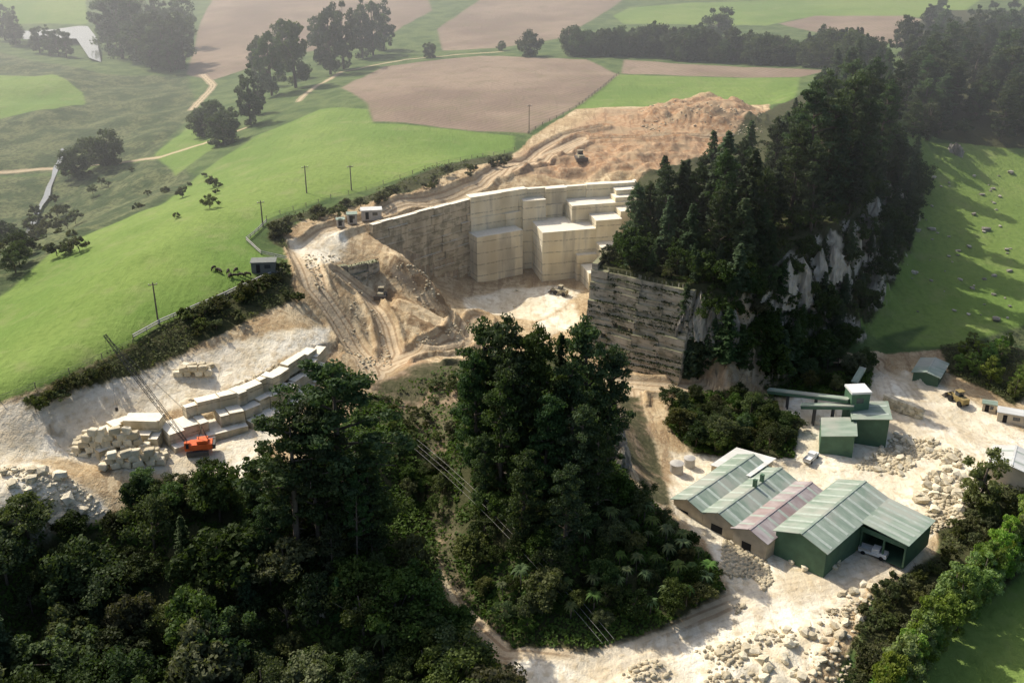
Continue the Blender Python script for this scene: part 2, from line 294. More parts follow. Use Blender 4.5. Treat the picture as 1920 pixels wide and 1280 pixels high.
gr=n.mix(n.rng(n1,.35,.65),(.13,.21,.045),(.19,.26,.065)); gr=n.mix(n.rng(n3,.35,.75,0,.6),gr,(.11,.17,.038)); gr=n.mix(n.rng(n2,.5,.75,0,.55),gr,(.23,.25,.1)); gr=n.mix(n.rng(ns,.55,.7,0,.3),gr,(.1,.145,.035))
c=n.mix(mask('green',3,1.0),c,gr)
wv=n.n('ShaderNodeTexWave'); wv.inputs['Scale'].default_value=.12; wv.inputs['Distortion'].default_value=4; wv.inputs['Detail'].default_value=3; wv.inputs['Detail Scale'].default_value=.3; n.l(n.mapv(p,rot=(0,0,.7)),wv.inputs['Vector'])
pl=n.mix(n.rng(n1,.35,.65),(.21,.155,.115),(.31,.235,.17)); pl=n.mix(n.rng(n2,.45,.7,0,.5),pl,(.2,.175,.1)); pl=n.mix(n.math('MULTIPLY',wv.outputs['Fac'],.4),pl,(.14,.1,.075))
c=n.mix(mask('plough',2,1.2),c,pl)
tn=n.mix(n.rng(n2,.35,.65),(.4,.285,.155),(.6,.48,.3)); tn=n.mix(n.rng(n3,.45,.62,0,.7),tn,(.31,.21,.11)); tn=n.mix(n.rng(ns,.5,.6,0,.6),tn,(.25,.165,.09)); tn=n.mix(n.rng(n4,.5,.7,0,.5),tn,(.64,.54,.37))
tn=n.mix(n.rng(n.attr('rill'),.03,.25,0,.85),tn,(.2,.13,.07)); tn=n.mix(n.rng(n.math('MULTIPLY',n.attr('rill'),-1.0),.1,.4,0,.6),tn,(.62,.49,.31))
tm=mask('tan',4,.6); c=n.mix(tm,c,tn)
og=n.mix(n.rng(n3,.35,.65),(.31,.165,.08),(.47,.325,.2)); og=n.mix(n.rng(ns,.48,.6,0,.6),og,(.19,.115,.07)); og=n.mix(n.rng(n2,.48,.62,0,.65),og,(.3,.225,.14)); c=n.mix(n.math('MULTIPLY',mask('orange',14,3),.85),c,og)
tkc=n.mix(n3,(.66,.55,.38),(.48,.36,.22)); 
rut=n.math('SINE',n.math('MULTIPLY',n.attr('track'),4.2)); tkc=n.mix(n.rng(rut,.2,.8,0,.75),tkc,(.28,.19,.11))
pa=n.mix(n.rng(n2,.3,.7),(.68,.59,.42),(.88,.82,.67)); pa=n.mix(n.rng(n3,.48,.68,0,.65),pa,(.52,.42,.26)); pa=n.mix(n.rng(n4,.55,.75,0,.5),pa,(.56,.47,.32)); pa=n.mix(n.rng(ns,.5,.62,0,.45),pa,(.56,.45,.29)); pa=n.mix(n.rng(n1,.5,.62,0,.35),pa,(.6,.49,.33))
pm=mask('pale',8,1.); c=n.mix(pm,c,pa)
c=n.mix(n.math('MULTIPLY',mask('track',3,.6),n.math('SUBTRACT',.8,n.math('MULTIPLY',pm,.55))),c,tkc)
bu=n.mix(n3,(.03,.045,.015),(.09,.08,.04)); c=n.mix(mask('bush',4,.7),c,bu)
cl=n.mix(n.rng(n3,.35,.65),(.15,.11,.065),(.35,.26,.17)); cl=n.mix(n.rng(n2,.4,.55,0,.8),cl,(.06,.07,.032)); c=n.mix(mask('clay',5,.8),c,cl)
geo=n.n('ShaderNodeNewGeometry'); sx=n.n('ShaderNodeSeparateXYZ'); n.l(geo.outputs['Normal'],sx.inputs[0])
steep=n.math('SUBTRACT',1.0,n.rng(n.math('ADD',sx.outputs[2],n.math('MULTIPLY',n.math('SUBTRACT',n3,.5),.25)),.42,.58))
pz=n.mapv(p,(1,1,.2)); stn=n.noise(.4,6,vec=pz)
rk=n.mix(n.rng(stn,.35,.65),(.13,.12,.095),(.5,.445,.35)); rk=n.mix(n.math('MULTIPLY',tm,.7),rk,n.mix(stn,(.24,.17,.1),(.5,.38,.24))); c=n.mix(steep,c,rk)
bh=n.math('ADD',n.math('MULTIPLY',n3,.7),n.math('ADD',n.math('MULTIPLY',n4,.3),n.math('MULTIPLY',ns,.5)))
Mg=n.out(c,.95,n.bump(bh,.7,.7),spec=.1)
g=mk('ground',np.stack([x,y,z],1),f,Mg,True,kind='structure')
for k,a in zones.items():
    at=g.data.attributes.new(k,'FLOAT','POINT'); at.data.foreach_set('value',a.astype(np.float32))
nw=N('water'); Mw=nw.out(nw.mix(nw.noise(.3,2,vec=nw.pos()),(.12,.13,.12),(.2,.21,.19)),.12,spec=.9)
# ---------- foliage prototypes ----------
def cards(P,Nrm,size,rng,asp=1.0,jit=.8):
    n=len(P); d=Nrm+rng.normal(size=(n,3))*jit; d/=np.linalg.norm(d,axis=1)[:,None]+1e-9
    r=rng.normal(size=(n,3)); u=np.cross(d,r); u/=np.linalg.norm(u,axis=1)[:,None]+1e-9; v=np.cross(d,u)
    s=(size*rng.uniform(.55,1.25,n))[:,None]*.5
    a=P+u*s*asp; b=P+v*s*.8; c_=P-u*s*asp; e=P-v*s*.8
    V=np.stack([a,b,c_,e],1).reshape(-1,3); Fc=np.arange(4*n).reshape(n,4); return V,Fc
def blob(centres,radii,per,size,rng,asp=1.,jit=.8,shell=.55):
    Ps=[];Ns=[];T=[]
    for c,r in zip(centres,radii):
        d=rng.normal(size=(per,3)); d/=np.linalg.norm(d,axis=1)[:,None]
        k=rng.uniform(shell**2,1,per)**.5
        Ps.append(np.array(c)+d*k[:,None]*np.array(r)); Ns.append(d); T.append(np.full(per,rng.rand()*.7)+rng.rand(per)*.3)
    P=np.concatenate(Ps);Nn=np.concatenate(Ns);T=np.concatenate(T)
    V,Fc=cards(P,Nn,size,rng,asp,jit); return V,Fc,np.repeat(T,4)
def tubes(paths,sides=6):
    V=[];Fc=[]
    for pts,rad in paths:
        pts=[Vector(q) for q in pts]; b=len(V)
        for i,(q,r) in enumerate(zip(pts,rad)):
            d=(pts[min(i+1,len(pts)-1)]-pts[max(i-1,0)]).normalized(); u=d.orthogonal().normalized(); v=d.cross(u)
            if i==0: u0=u
            else: u=(u0-d*u0.dot(d)).normalized(); v=d.cross(u)
            for k in range(sides):
                a=2*math.pi*k/sides; V.append(q+u*(math.cos(a)*r)+v*(math.sin(a)*r))
        for i in range(len(pts)-1):
            for k in range(sides): k2=(k+1)%sides; Fc.append((b+i*sides+k,b+i*sides+k2,b+(i+1)*sides+k2,b+(i+1)*sides+k))
        Fc.append(tuple(b+k for k in range(sides))[::-1]); Fc.append(tuple(b+(len(pts)-1)*sides+k for k in range(sides)))
    return V,Fc
protos={}; PARR={}
def addproto(kind,i,tr,cr,matc):
    V,Fc=tr; t=mk('trunk',V,Fc,M_bark,True,link=False); c=mk('crown',cr[0],cr[1],matc,link=False,tint=cr[2]); protos.setdefault(kind,[]).append((t,c)); PARR.setdefault(kind,[]).append((cr[0].reshape(-1,4,3),cr[2].reshape(-1,4)))
def big_pine(kind,i,h=34,nl=24,f0=.36,Lm=9.5,seed=100,qs=(.42,.56,.7,.85,1.0),miss=.14,pad=.5,per=110):
    rng=np.random.RandomState(seed+i); lean=rng.uniform(-1.5,1.5,2); top=np.array([lean[0],lean[1],h*.93])
    paths=[([(0,0,-1),(0.1,0,h*.3),(lean[0]*.5,lean[1]*.5,h*.62),tuple(top)],[.75,.55,.38,.08])]; C=[];Rr=[]
    for k in range(nl):
        f=f0+(.94-f0)*(k/(nl-1))+rng.uniform(-.02,.02); g_=(f-f0)/(1-f0); a=k*2.4+rng.uniform(-.5,.5); L=Lm*(1-abs(g_-.3)**1.5*1.25)*rng.uniform(.5,1.2)
        b=np.array([lean[0]*f,lean[1]*f,h*f-2]); e=b+np.array([math.cos(a)*L,math.sin(a)*L,L*rng.uniform(.05,.45)])
        m=(b+e)/2+np.array([0,0,.4]); paths.append(([tuple(b),tuple(m),tuple(e)],[.24,.15,.05]))
        for q in qs:
            if rng.rand()<miss: continue
            c=b+(e-b)*q+rng.normal(size=3)*[.9,.9,.4]+[0,0,.5]; s=rng.uniform(1.1,2.2)*(1-.3*(q-.5)); C.append(c); Rr.append((s*1.1,s*1.1,s*pad))
    C.append(top+[0,0,.5]); Rr.append((1.6,1.6,1.2)); C.append(top+[1,-.5,-.9]); Rr.append((2.2,2.2,1))
    for k in range(6):
        a=rng.uniform(0,6.28); z0=h*rng.uniform(.12,.38); L=rng.uniform(1.5,4); paths.append(([(0,0,z0),(math.cos(a)*L,math.sin(a)*L,z0+rng.uniform(-.5,1))],[.1,.02]))
    addproto(kind,i,tubes(paths),blob(C,Rr,per,.56,rng,1.4,.55,.2),M_pine)
def conifer(i,h=22,w=4.2,dens=1.0):
    rng=np.random.RandomState(200+i); paths=[([(0,0,-1),(0,0,h*.5),(0,0,h*.97)],[.38,.24,.05])]; P=[];Nn=[];T=[]
    zz=h*.14
    while zz<h*.97:
        f=zz/h; r=w*(1-f)**.65*(1 if f>.25 else .75); nb=int(6+rng.randint(3))
        for k in range(nb):
            a=rng.uniform(0,6.28); L=r*rng.uniform(.4,1.5); m=int(26*dens*max(.35,L/w*1.3)); q=rng.uniform(.15,1,m)**.8
            wd=.16*L+.25; off=rng.normal(size=m)*wd*(1.15-q)
            xx=math.cos(a)*q*L-math.sin(a)*off; yy=math.sin(a)*q*L+math.cos(a)*off; z_=zz+q*L*(.3 if f>.5 else .08)-q**2*.6+rng.normal(size=m)*.25
            P.append(np.stack([xx,yy,z_],1)); Nn.append(np.tile([math.cos(a)*.4,math.sin(a)*.4,1],(m,1))); T.append(np.full(m,rng.rand()*.6)+q*.4)
        if rng.rand()<.4: paths.append(([(0,0,zz),(math.cos(a)*r*.7,math.sin(a)*r*.7,zz)],[.08,.03]))
        zz+=rng.uniform(.45,.85)
    P=np.concatenate(P);Nn=np.concatenate(Nn);T=np.concatenate(T); V,Fc=cards(P,Nn,.62,rng,1.5,.5)
    addproto('conifer_tree',i,tubes(paths,5),(V,Fc,np.repeat(T,4)),M_con)
def broad(kind,i,h,w,mat,nb=34,per=110,size=.5,low=.3,seed=300,trunkh=.45,full=False):
    rng=np.random.RandomState(seed+i); C=[];Rr=[];paths=[([(0,0,-1),(rng.uniform(-.3,.3),0,h*trunkh),(rng.uniform(-.5,.5),.2,h*.8)],[h*.03,h*.022,h*.008])]
    for k in range(nb):
        d=rng.normal(size=3)
        if not full: d[2]=abs(d[2])*1.1-.25
        d/=np.linalg.norm(d); q=rng.uniform(.45,1.08)
        c=np.array([d[0]*w*.5*q,d[1]*w*.5*q,h*(low+(1-low)*.48)+d[2]*h*(1-low)*.47*q]); s=w*rng.uniform(.08,.21); C.append(c); Rr.append((s,s,s*.75))
        if k%4==0: paths.append(([(0,0,h*trunkh*rng.uniform(.6,1)),tuple(c*.6+np.array([0,0,h*.15])),tuple(c)],[h*.012,h*.008,h*.003]))
    addproto(kind,i,tubes(paths,5),blob(C,Rr,per,size,rng,1.2,.65,.3),mat)
for i in range(5): big_pine('pine_tree',i)
for i in range(6): big_pine('ridge_pine',i,h=28,nl=34,f0=.16,Lm=6.0,seed=150,qs=(.45,.62,.8,1.0),miss=.16,pad=.5,per=78)
for i in range(5): conifer(i,22+i,3.6+.5*(i%3))
for i in range(8): broad('bush_tree',i,9,8.5,M_broad if i%4!=3 else M_scrub,seed=300,low=.08,per=110,nb=26+3*i,size=.36+.035*i)
for i in range(4): broad('tall_tree',i,20,11,M_farf,nb=60,per=90,size=.75,low=.02,seed=400,full=True)
for i in range(3): broad('round_tree',i,11,11,M_farf,nb=46,per=100,size=.65,low=-.04,seed=450,full=True)
for i in range(4): broad('willow_tree',i,10,5.5,M_light,nb=40,per=120,size=.4,low=.0,seed=500,full=True)
for i in range(4): broad('shrub',i,3,3.6,M_scrub,nb=16,per=70,size=.36,low=.0,seed=550,trunkh=.2)
def fern(i):
    rng=np.random.RandomState(600+i); h=4.5; paths=[([(0,0,-.5),(0.1,0,h)],[.16,.12])]
    V=[];Fc=[]
    for k in range(18):
        a=k*6.283/18+rng.uniform(-.2,.2); L=rng.uniform(1.5,2.2); dr=rng.uniform(.8,1.5)
        for s in range(6):
            q0=s/6;q1=(s+1)/6; w0=.22*math.sin(math.pi*min(1,q0*.85+.12)); w1=.22*math.sin(math.pi*min(1,q1*.85+.12))
            pts=[]
            for q,w_ in((q0,w0),(q1,w1)):
                rr=L*q; zz=h+.9*math.sin(q*2.2)-dr*q*q
                for sg in(-1,1): pts.append((math.cos(a)*rr-math.sin(a)*w_*sg,math.sin(a)*rr+math.cos(a)*w_*sg,zz))
            b=len(V); V+=pts; Fc.append((b,b+1,b+3,b+2))
    V=np.array(V);Fc=np.array(Fc); t=mk('trunk',*tubes(paths,5),M_bark,link=False); c=mk('crown',V,Fc,M_fern,link=False,tint=rng.rand(len(V))); protos.setdefault('tree_fern',[]).append((t,c))
for i in range(2): fern(i)
BH={'pine_tree':34,'ridge_pine':28,'conifer_tree':24,'bush_tree':9,'tall_tree':20,'round_tree':11,'willow_tree':10,'shrub':3,'tree_fern':5}
LAB={'pine_tree':('old dark green pine with layered spreading limbs','tree','pines above the quarry track'),
'ridge_pine':('full dark green pine with a ragged dense crown','tree','dense pines on the ridge and knoll'),
'conifer_tree':('narrow dark green conifer on the wooded rock ridge','tree','conifers on the ridge'),
'bush_tree':('dense rounded native bush tree on the slope','tree','native bush on the slopes'),
'tall_tree':('tall feathery paddock tree standing in farmland','tree','tall paddock trees'),
'round_tree':('round dark paddock tree standing in farmland','tree','round paddock trees'),
'willow_tree':('light green leafy tree in a planted row','tree','light green trees'),
'shrub':('low scrubby olive shrub on a bank','shrub','scrub along the banks'),
'tree_fern':('tree fern with arching fronds on the bush slope','tree fern','tree ferns')}
cnt={}
def plant(kind,x_,y_,h,wid=1.0,zz=None,label=None):
    t,c=random.choice(protos[kind]); s=h/BH[kind]; z0=Hs(x_,y_) if zz is None else zz
    L,cat,gp=LAB[kind]; cnt[kind]=cnt.get(kind,0)+1
    e=bpy.data.objects.new(kind,None); e.empty_display_size=.5; col.objects.link(e); e.location=(x_,y_,z0-.1); e.rotation_euler=(random.uniform(-.04,.04),random.uniform(-.04,.04),random.uniform(0,6.28)); e.scale=(s*wid*random.uniform(.9,1.1),s*wid*random.uniform(.9,1.1),s)
    e['label']=label or L; e['category']=cat; e['group']=gp
    for nm,me in(('trunk',t),('crown',c)):
        o=bpy.data.objects.new(nm,me); col.objects.link(o); o.parent=e
    return e
def plantpx(kind,px,py,top=None,h=None,wid=1.0,label=None):
    X_,Y_,Z_=G(px,py)
    if h is None: h=(py-top)/F*depth(X_,Y_,Z_)/.93
    return plant(kind,X_,Y_,h,wid,Z_,label)
def clayfree(q,mar=0):
    m=np.ones(len(q),bool)
    for p in clayW: m&=sdf(p,q[:,0],q[:,1])<-mar
    return m
def spots(P,n,mind,cm=1.5):
    P=np.array(P); a=P.min(0);b=P.max(0); pts=[];k=0
    while len(pts)<n and k<300:
        k+=1; q=R.uniform(a,b,(200,2)); ins=(sdf(P,q[:,0],q[:,1])>0)&clayfree(q,cm)
        for c in q[ins]:
            if all((c[0]-d[0])**2+(c[1]-d[1])**2>mind*mind for d in pts): pts.append(c)
            if len(pts)>=n: break
    return np.array(pts)
def scatter(kind,polypx,n,hr,wid=(.9,1.15),world=None,mind=0,cm=1.5):
    pts=spots(world if world is not None else GP(polypx),n,mind,cm)
    if not len(pts): return
    zz=H(pts[:,0],pts[:,1])
    for (a_,b_),z_ in zip(pts,zz): plant(kind,a_,b_,hr[0]+(hr[1]-hr[0])*random.random()**1.4,random.uniform(*wid),z_)
def forest(name,kind,polys,ns,hr,mind,mat,label,keep=.5):
    VV=[];TT=[]
    for P,n in zip(polys,ns):
        pts=spots(P,n,mind); zz=H(pts[:,0],pts[:,1])
        for (a_,b_),z_ in zip(pts,zz):
            Q,T=random.choice(PARR[kind]); sel=R.rand(len(Q))<keep; Q=Q[sel];T=T[sel]; c=Q.mean(1,keepdims=True); Q=c+(Q-c)*1.3
            s=random.uniform(*hr)/BH[kind]; an=random.uniform(0,6.28); ca,sa=math.cos(an)*s,math.sin(an)*s
            VV.append(np.stack([Q[...,0]*ca-Q[...,1]*sa+a_,Q[...,0]*sa+Q[...,1]*ca+b_,Q[...,2]*s+z_],-1)); TT.append(np.clip(T*.6+random.random()*.5,0,1))
    V=np.concatenate(VV).reshape(-1,3); o=mk(name,V,np.arange(len(V)).reshape(-1,4),mat,kind='stuff',tint=np.concatenate(TT).ravel()); o['label']=label; o['category']='forest'
# foreground pines
for a,b,t,w in [(645,1010,655,1.05),(600,1040,730,.85),(560,1060,745,.95),(500,1000,820,.8),(700,1010,800,.6),(620,1040,860,.7),(670,1060,870,.55)]: plantpx('pine_tree',a,b,top=t,wid=w)
for a,b,t,w in [(905,850,585,.75),(950,860,575,.75),(1005,870,595,.75),(1045,850,600,.7),(1100,860,580,.75),(1135,880,640,.7),(892,890,650,.65),(940,930,690,.8),(1020,940,730,.8),(1085,950,740,.8),(910,960,800,.7),(980,1020,820,.8),(1060,1040,850,.8),(1120,970,780,.7),(1070,900,660,.75),(975,900,640,.75)]: plantpx('ridge_pine' if a not in(1045,) else 'conifer_tree',a,b,top=t,wid=w*1.05)
scatter('bush_tree',[(-60,1000),(60,985),(240,960),(440,930),(600,960),(720,980),(770,1060),(830,1130),(930,1260),(960,1400),(-100,1420)],150,(3.,12),(.8,1.25),mind=3.)
scatter('ridge_pine',[(440,960),(600,980),(700,990),(750,1080),(700,1130),(450,1050)],6,(12,19),(.8,1.0),mind=6)
scatter('conifer_tree',[(0,1020),(400,1000),(700,1150),(500,1260),(0,1260)],6,(8,14),(.9,1.3),mind=12)
scatter('bush_tree',[(1150,910),(1230,960),(1330,1060),(1350,1120),(1230,1170),(1090,1200),(970,1190),(890,1110),(870,1000),(885,920),(1000,860)],62,(3,7),mind=2.6)
scatter('tree_fern',[(1160,960),(1230,980),(1330,1070),(1340,1120),(1230,1160),(1000,1190),(930,1120),(1050,1080)],40,(3,5),mind=3)
for a,b in [(740,1180),(780,1230),(720,1240),(430,1240),(200,1230),(240,1260),(820,1200)]: plantpx('tree_fern',a,b,h=5)
scatter('bush_tree',[(250,900),(400,905),(410,970),(250,960)],10,(5,7),mind=2.5)
scatter('shrub',[(700,740),(860,710),(860,900),(780,950)],30,(1.,2.8),mind=2,cm=-30)
scatter('bush_tree',[(740,850),(850,860),(850,940),(770,980)],9,(3,5),mind=2.2,cm=-30)
# ridge
for a,b,t in [(1200,440,350),(1220,450,340),(1245,455,310),(1270,450,300),(1300,455,310),(1330,460,300),(1360,470,285),(1390,480,300),(1425,470,320),(1290,430,315),(1350,430,265),(1400,430,280),(1450,430,300),(1320,400,290),(1380,390,262),(1250,490,370),(1290,500,380),(1340,500,350),(1390,505,370),(1190,470,390),(1430,480,380)]:
    plantpx('conifer_tree' if (a//10)%2 else 'ridge_pine',a,b,top=t,wid=1.2 if (a//10)%2 else .72)
for a,b,t in [(1480,420,240),(1510,400,165),(1540,390,180),(1570,370,145),(1600,370,190),(1615,340,145),(1640,320,160),(1520,430,270),(1490,360,200),(1560,400,240),(1540,330,140),(1660,280,150),(1450,360,225),(1610,290,118),(1580,290,120),(1675,240,120),(1620,360,215),(1590,400,260)]:
    plantpx('pine_tree' if a in(1510,1580) else ('conifer_tree' if (a//10)%3==0 else 'ridge_pine'),a,b,top=t,wid=.75 if (a//10)%3 else 1.1)
rim_w=[U(*q) for q in [(1140,500,27),(1300,535,27),(1390,525,28),(1470,480,30),(1545,425,33),(1600,370,35),(1640,300,36),(1670,235,36),(1680,150,34),(1580,170,33),(1430,330,32),(1230,420,30)]]
scatter('conifer_tree',None,54,(11,20),(1.0,1.4),world=rim_w,mind=4)
scatter('ridge_pine',None,24,(13,21),(.7,.95),world=rim_w,mind=5)
scatter('conifer_tree',None,34,(7,14),(1.0,1.4),world=slope_poly,mind=4)
edge_w=[(21.5,256),(30,250),(42,242.5),(48,242),(50,250),(34,256),(26,262)]
scatter('conifer_tree',None,9,(5,11),(1.,1.4),world=edge_w,mind=2.5); scatter('bush_tree',None,10,(2.5,5),(1,1.3),world=edge_w,mind=2.)
foot=GP([(1282,695),(1295,630),(1400,600),(1540,600),(1605,642),(1560,665),(1400,690)])
forest('ridge_forest','bush_tree',[rim_w,slope_poly,foot,GP([(1700,60),(1760,20),(2000,20),(2060,270),(1850,270),(1770,255),(1705,215)])],[90,80,46,160],(4,8.5),3.0,M_broad,'dense green native forest mass below the ridge pines',.45)
cliff_w=[(41,241),(47,238),(60,240),(70,246),(66,252),(48,247)]
scatter('conifer_tree',None,12,(7,13),(1.1,1.5),world=cliff_w,mind=2.5); scatter('bush_tree',None,14,(4,7),(1,1.3),world=cliff_w,mind=2.2)
for a,b,t in [(1290,695,610),(1312,692,590),(1335,692,600),(1360,690,580),(1385,688,600),(1300,670,570)]: plantpx('conifer_tree',a,b,top=t,wid=1.5)
scatter('shrub',None,16,(1.5,3.),world=[(20,254),(42,240),(45,247),(28,262)],mind=1.5)
for i in range(60): plantpx('ridge_pine' if i%3 else 'tall_tree',random.uniform(1695,1945),random.uniform(90,268),h=random.uniform(13,23),wid=1.05)
for i in range(14): plantpx('tall_tree',random.uniform(1690,1930),random.uniform(60,130),h=random.uniform(16,22))
scatter('bush_tree',[(1260,760),(1330,740),(1500,790),(1490,850),(1310,850),(1250,800)],32,(3.5,7),mind=2.6)
scatter('bush_tree',[(1440,715),(1560,680),(1630,690),(1600,735),(1460,740)],12,(3.5,6),mind=3)
scatter('willow_tree',[(1770,660),(1900,650),(1960,720),(1900,750),(1790,700)],18,(5,8),mind=3)
plantpx('willow_tree',1835,955,top=825,wid=1.0)
for i in range(40):
    t=i/39; plantpx('willow_tree',1940-295*t+random.uniform(-12,12),1010+320*t+random.uniform(-8,8),h=random.uniform(8.5,13),wid=.85)
scatter('shrub',[(1620,1130),(1760,1060),(1790,990),(1900,930),(1930,1000),(1800,1130),(1700,1260),(1600,1290)],60,(2,4),mind=2.)
for i in range(26): plantpx('round_tree',1075+i*7.5+random.uniform(-4,4),104+random.uniform(-5,3),h=random.uniform(10,17),wid=.8)
for i in range(34): plantpx('round_tree',1265+i*11.5+random.uniform(-4,4),112+i*.5+random.uniform(-6,4),h=random.uniform(10,18),wid=.85)
for i in range(12): plantpx('conifer_tree',1510+i*10,120+random.uniform(-6,6),h=random.uniform(14,18),wid=1.4)
plantpx('round_tree',1345,70,h=17)
for a,b,t in [(993,106,58),(805,109,82),(940,95,78),(1060,80,70),(400,245,185),(420,270,205),(385,255,200),(200,310,245),(143,330,275),(170,300,255)]: plantpx('round_tree',a,b,top=t)
for a,b,t in [(510,180,60),(490,165,75),(555,165,35),(530,150,50),(620,140,15),(645,130,5),(700,105,2),(680,110,10),(720,95,8),(470,235,130),(485,215,150),(600,120,30)]: plantpx('tall_tree',a,b,top=t,wid=.75)
for a,b,t in [(10,75,10),(30,85,20),(205,100,0),(230,110,-10),(260,115,-10),(290,125,20),(310,130,40),(330,130,40),(340,90,-10),(240,90,-20),(300,90,-10),(285,130,60),(320,135,70),(345,120,30),(75,100,50),(95,104,52),(110,105,55),(125,108,58)]: plantpx('tall_tree',a,b,top=t,wid=.95)
scatter('bush_tree',[(-10,440),(40,450),(60,500),(20,540),(-10,560)],8,(4,8),mind=3)
for i in range(30): plantpx('shrub',random.uniform(50,170),random.uniform(395,480),h=random.uniform(2,4.5))
for i in range(20): plantpx('shrub',random.uniform(100,420),random.uniform(320,410),h=random.uniform(1.5,4))
for l,nn in (([(345,595),(440,555),(540,505)],28),([(505,430),(620,392),(740,352)],30),([(60,765),(240,665),(420,600),(560,545)],20),([(750,352),(960,290)],14)):
    for i in range(nn):
        s=random.random()*(len(l)-1); k=int(s); u=s-k; plantpx('shrub',l[k][0]*(1-u)+l[k+1][0]*u,l[k][1]*(1-u)+l[k+1][1]*u+random.uniform(0,22),h=random.uniform(1.3,3.6))
def undergrowth(name,P,n,size,mat,zoff=.4,lab='dense low green undergrowth covering the slopes',thr=.22):
    P=[np.array(GP(p)) for p in P]; out=[]; areas=[]
    for p in P: areas.append(abs(np.dot(p[:,0],np.roll(p[:,1],1))-np.dot(p[:,1],np.roll(p[:,0],1)))/2)
    for p,a in zip(P,areas):
        m=int(n*a/sum(areas)); q=R.uniform(p.min(0),p.max(0),(m*4+10,2)); q=q[(sdf(p,q[:,0],q[:,1])>0)&(clayfree(q,.3)|(R.rand(len(q))<.25))][:m]; out.append(q)
    q=np.concatenate(out); b=vn(q[:,0],q[:,1],3.)+.5; keep=b>thr; q=q[keep]; b=b[keep]; zz=H(q[:,0],q[:,1])
    pts=np.stack([q[:,0],q[:,1],zz+zoff*R.rand(len(q))+b*1.2-.3],1)
    V,Fc=cards(pts,np.tile([0,0,1.],(len(pts),1)),size,R,1.2,.8)
    o=mk(name,V,Fc,mat,kind='stuff',tint=np.repeat(b,4)); o['label']=lab; o['category']='undergrowth'
undergrowth('undergrowth',[bush[0],bush[3],bush[7],bush[9]],100000,.65,M_broad)
undergrowth('ridge_undergrowth',[W3(rim_w),W3(slope_poly),W3(cliff_w)],60000,.8,M_broad,thr=.28)
undergrowth('scrub_cover',[bush[4],bush[5],bush[6],bush[8]],18000,.5,M_scrub,lab='low olive scrub growing along the bank',thr=.4)
# ---------- rock outcrops ----------
def outcrop(seed):
    nu,nv=44,26; V=[]
    for j in range(nv+1):
        t=j/nv; ph=t*math.pi/2
        for i in range(nu):
            a=i/nu*2*math.pi; r=math.cos(ph)**.4; ca,sa=math.cos(a),math.sin(a)
            f_=lambda m,o: float(vn(np.array(ca*m+seed*7+o),np.array(sa*m+t*m*.9+20+o),1.))
            k=1+.6*f_(1.6,10)+.5*abs(f_(4,30))+.35*f_(8,50)+.2*f_(16,80)
            V.append((ca*r*k,sa*r*k,(t**.8)*(1+.6*float(vn(np.array(ca*2*r+5+seed),np.array(sa*2*r+seed+9),1.)))-.25+.12*f_(9,70)))
    Fc=[(j*nu+i,j*nu+(i+1)%nu,(j+1)*nu+(i+1)%nu,(j+1)*nu+i) for j in range(nv) for i in range(nu)]
    return mk('rock_outcrop',V,Fc,M_grey,link=False)
OC=[outcrop(i) for i in range(6)]
for px,py,sx_,sz_ in [(1310,600,3.2,10),(1340,615,2.8,9),(1370,625,2.2,7),(1475,550,3.2,9),(1500,540,3.4,10),(1530,525,3.4,9),(1560,500,3,9),(1595,470,3,8),(1620,440,2.8,7),(1640,400,2.8,6),(1790,285,3,5),(1150,830,3,6),(1165,870,2.5,5),(380,1195,3.6,5),(605,1120,3,4.5),(690,1125,2.5,4),(1290,590,2.6,9)]:
    q=G(px,py); ob('rock_outcrop',random.choice(OC),loc=(q[0],q[1],q[2]-1),rot=random.uniform(0,6),sc=(sx_,sx_*.75,sz_),label='grey weathered rock bluff among dark trees',cat='rock',group='rock outcrops')
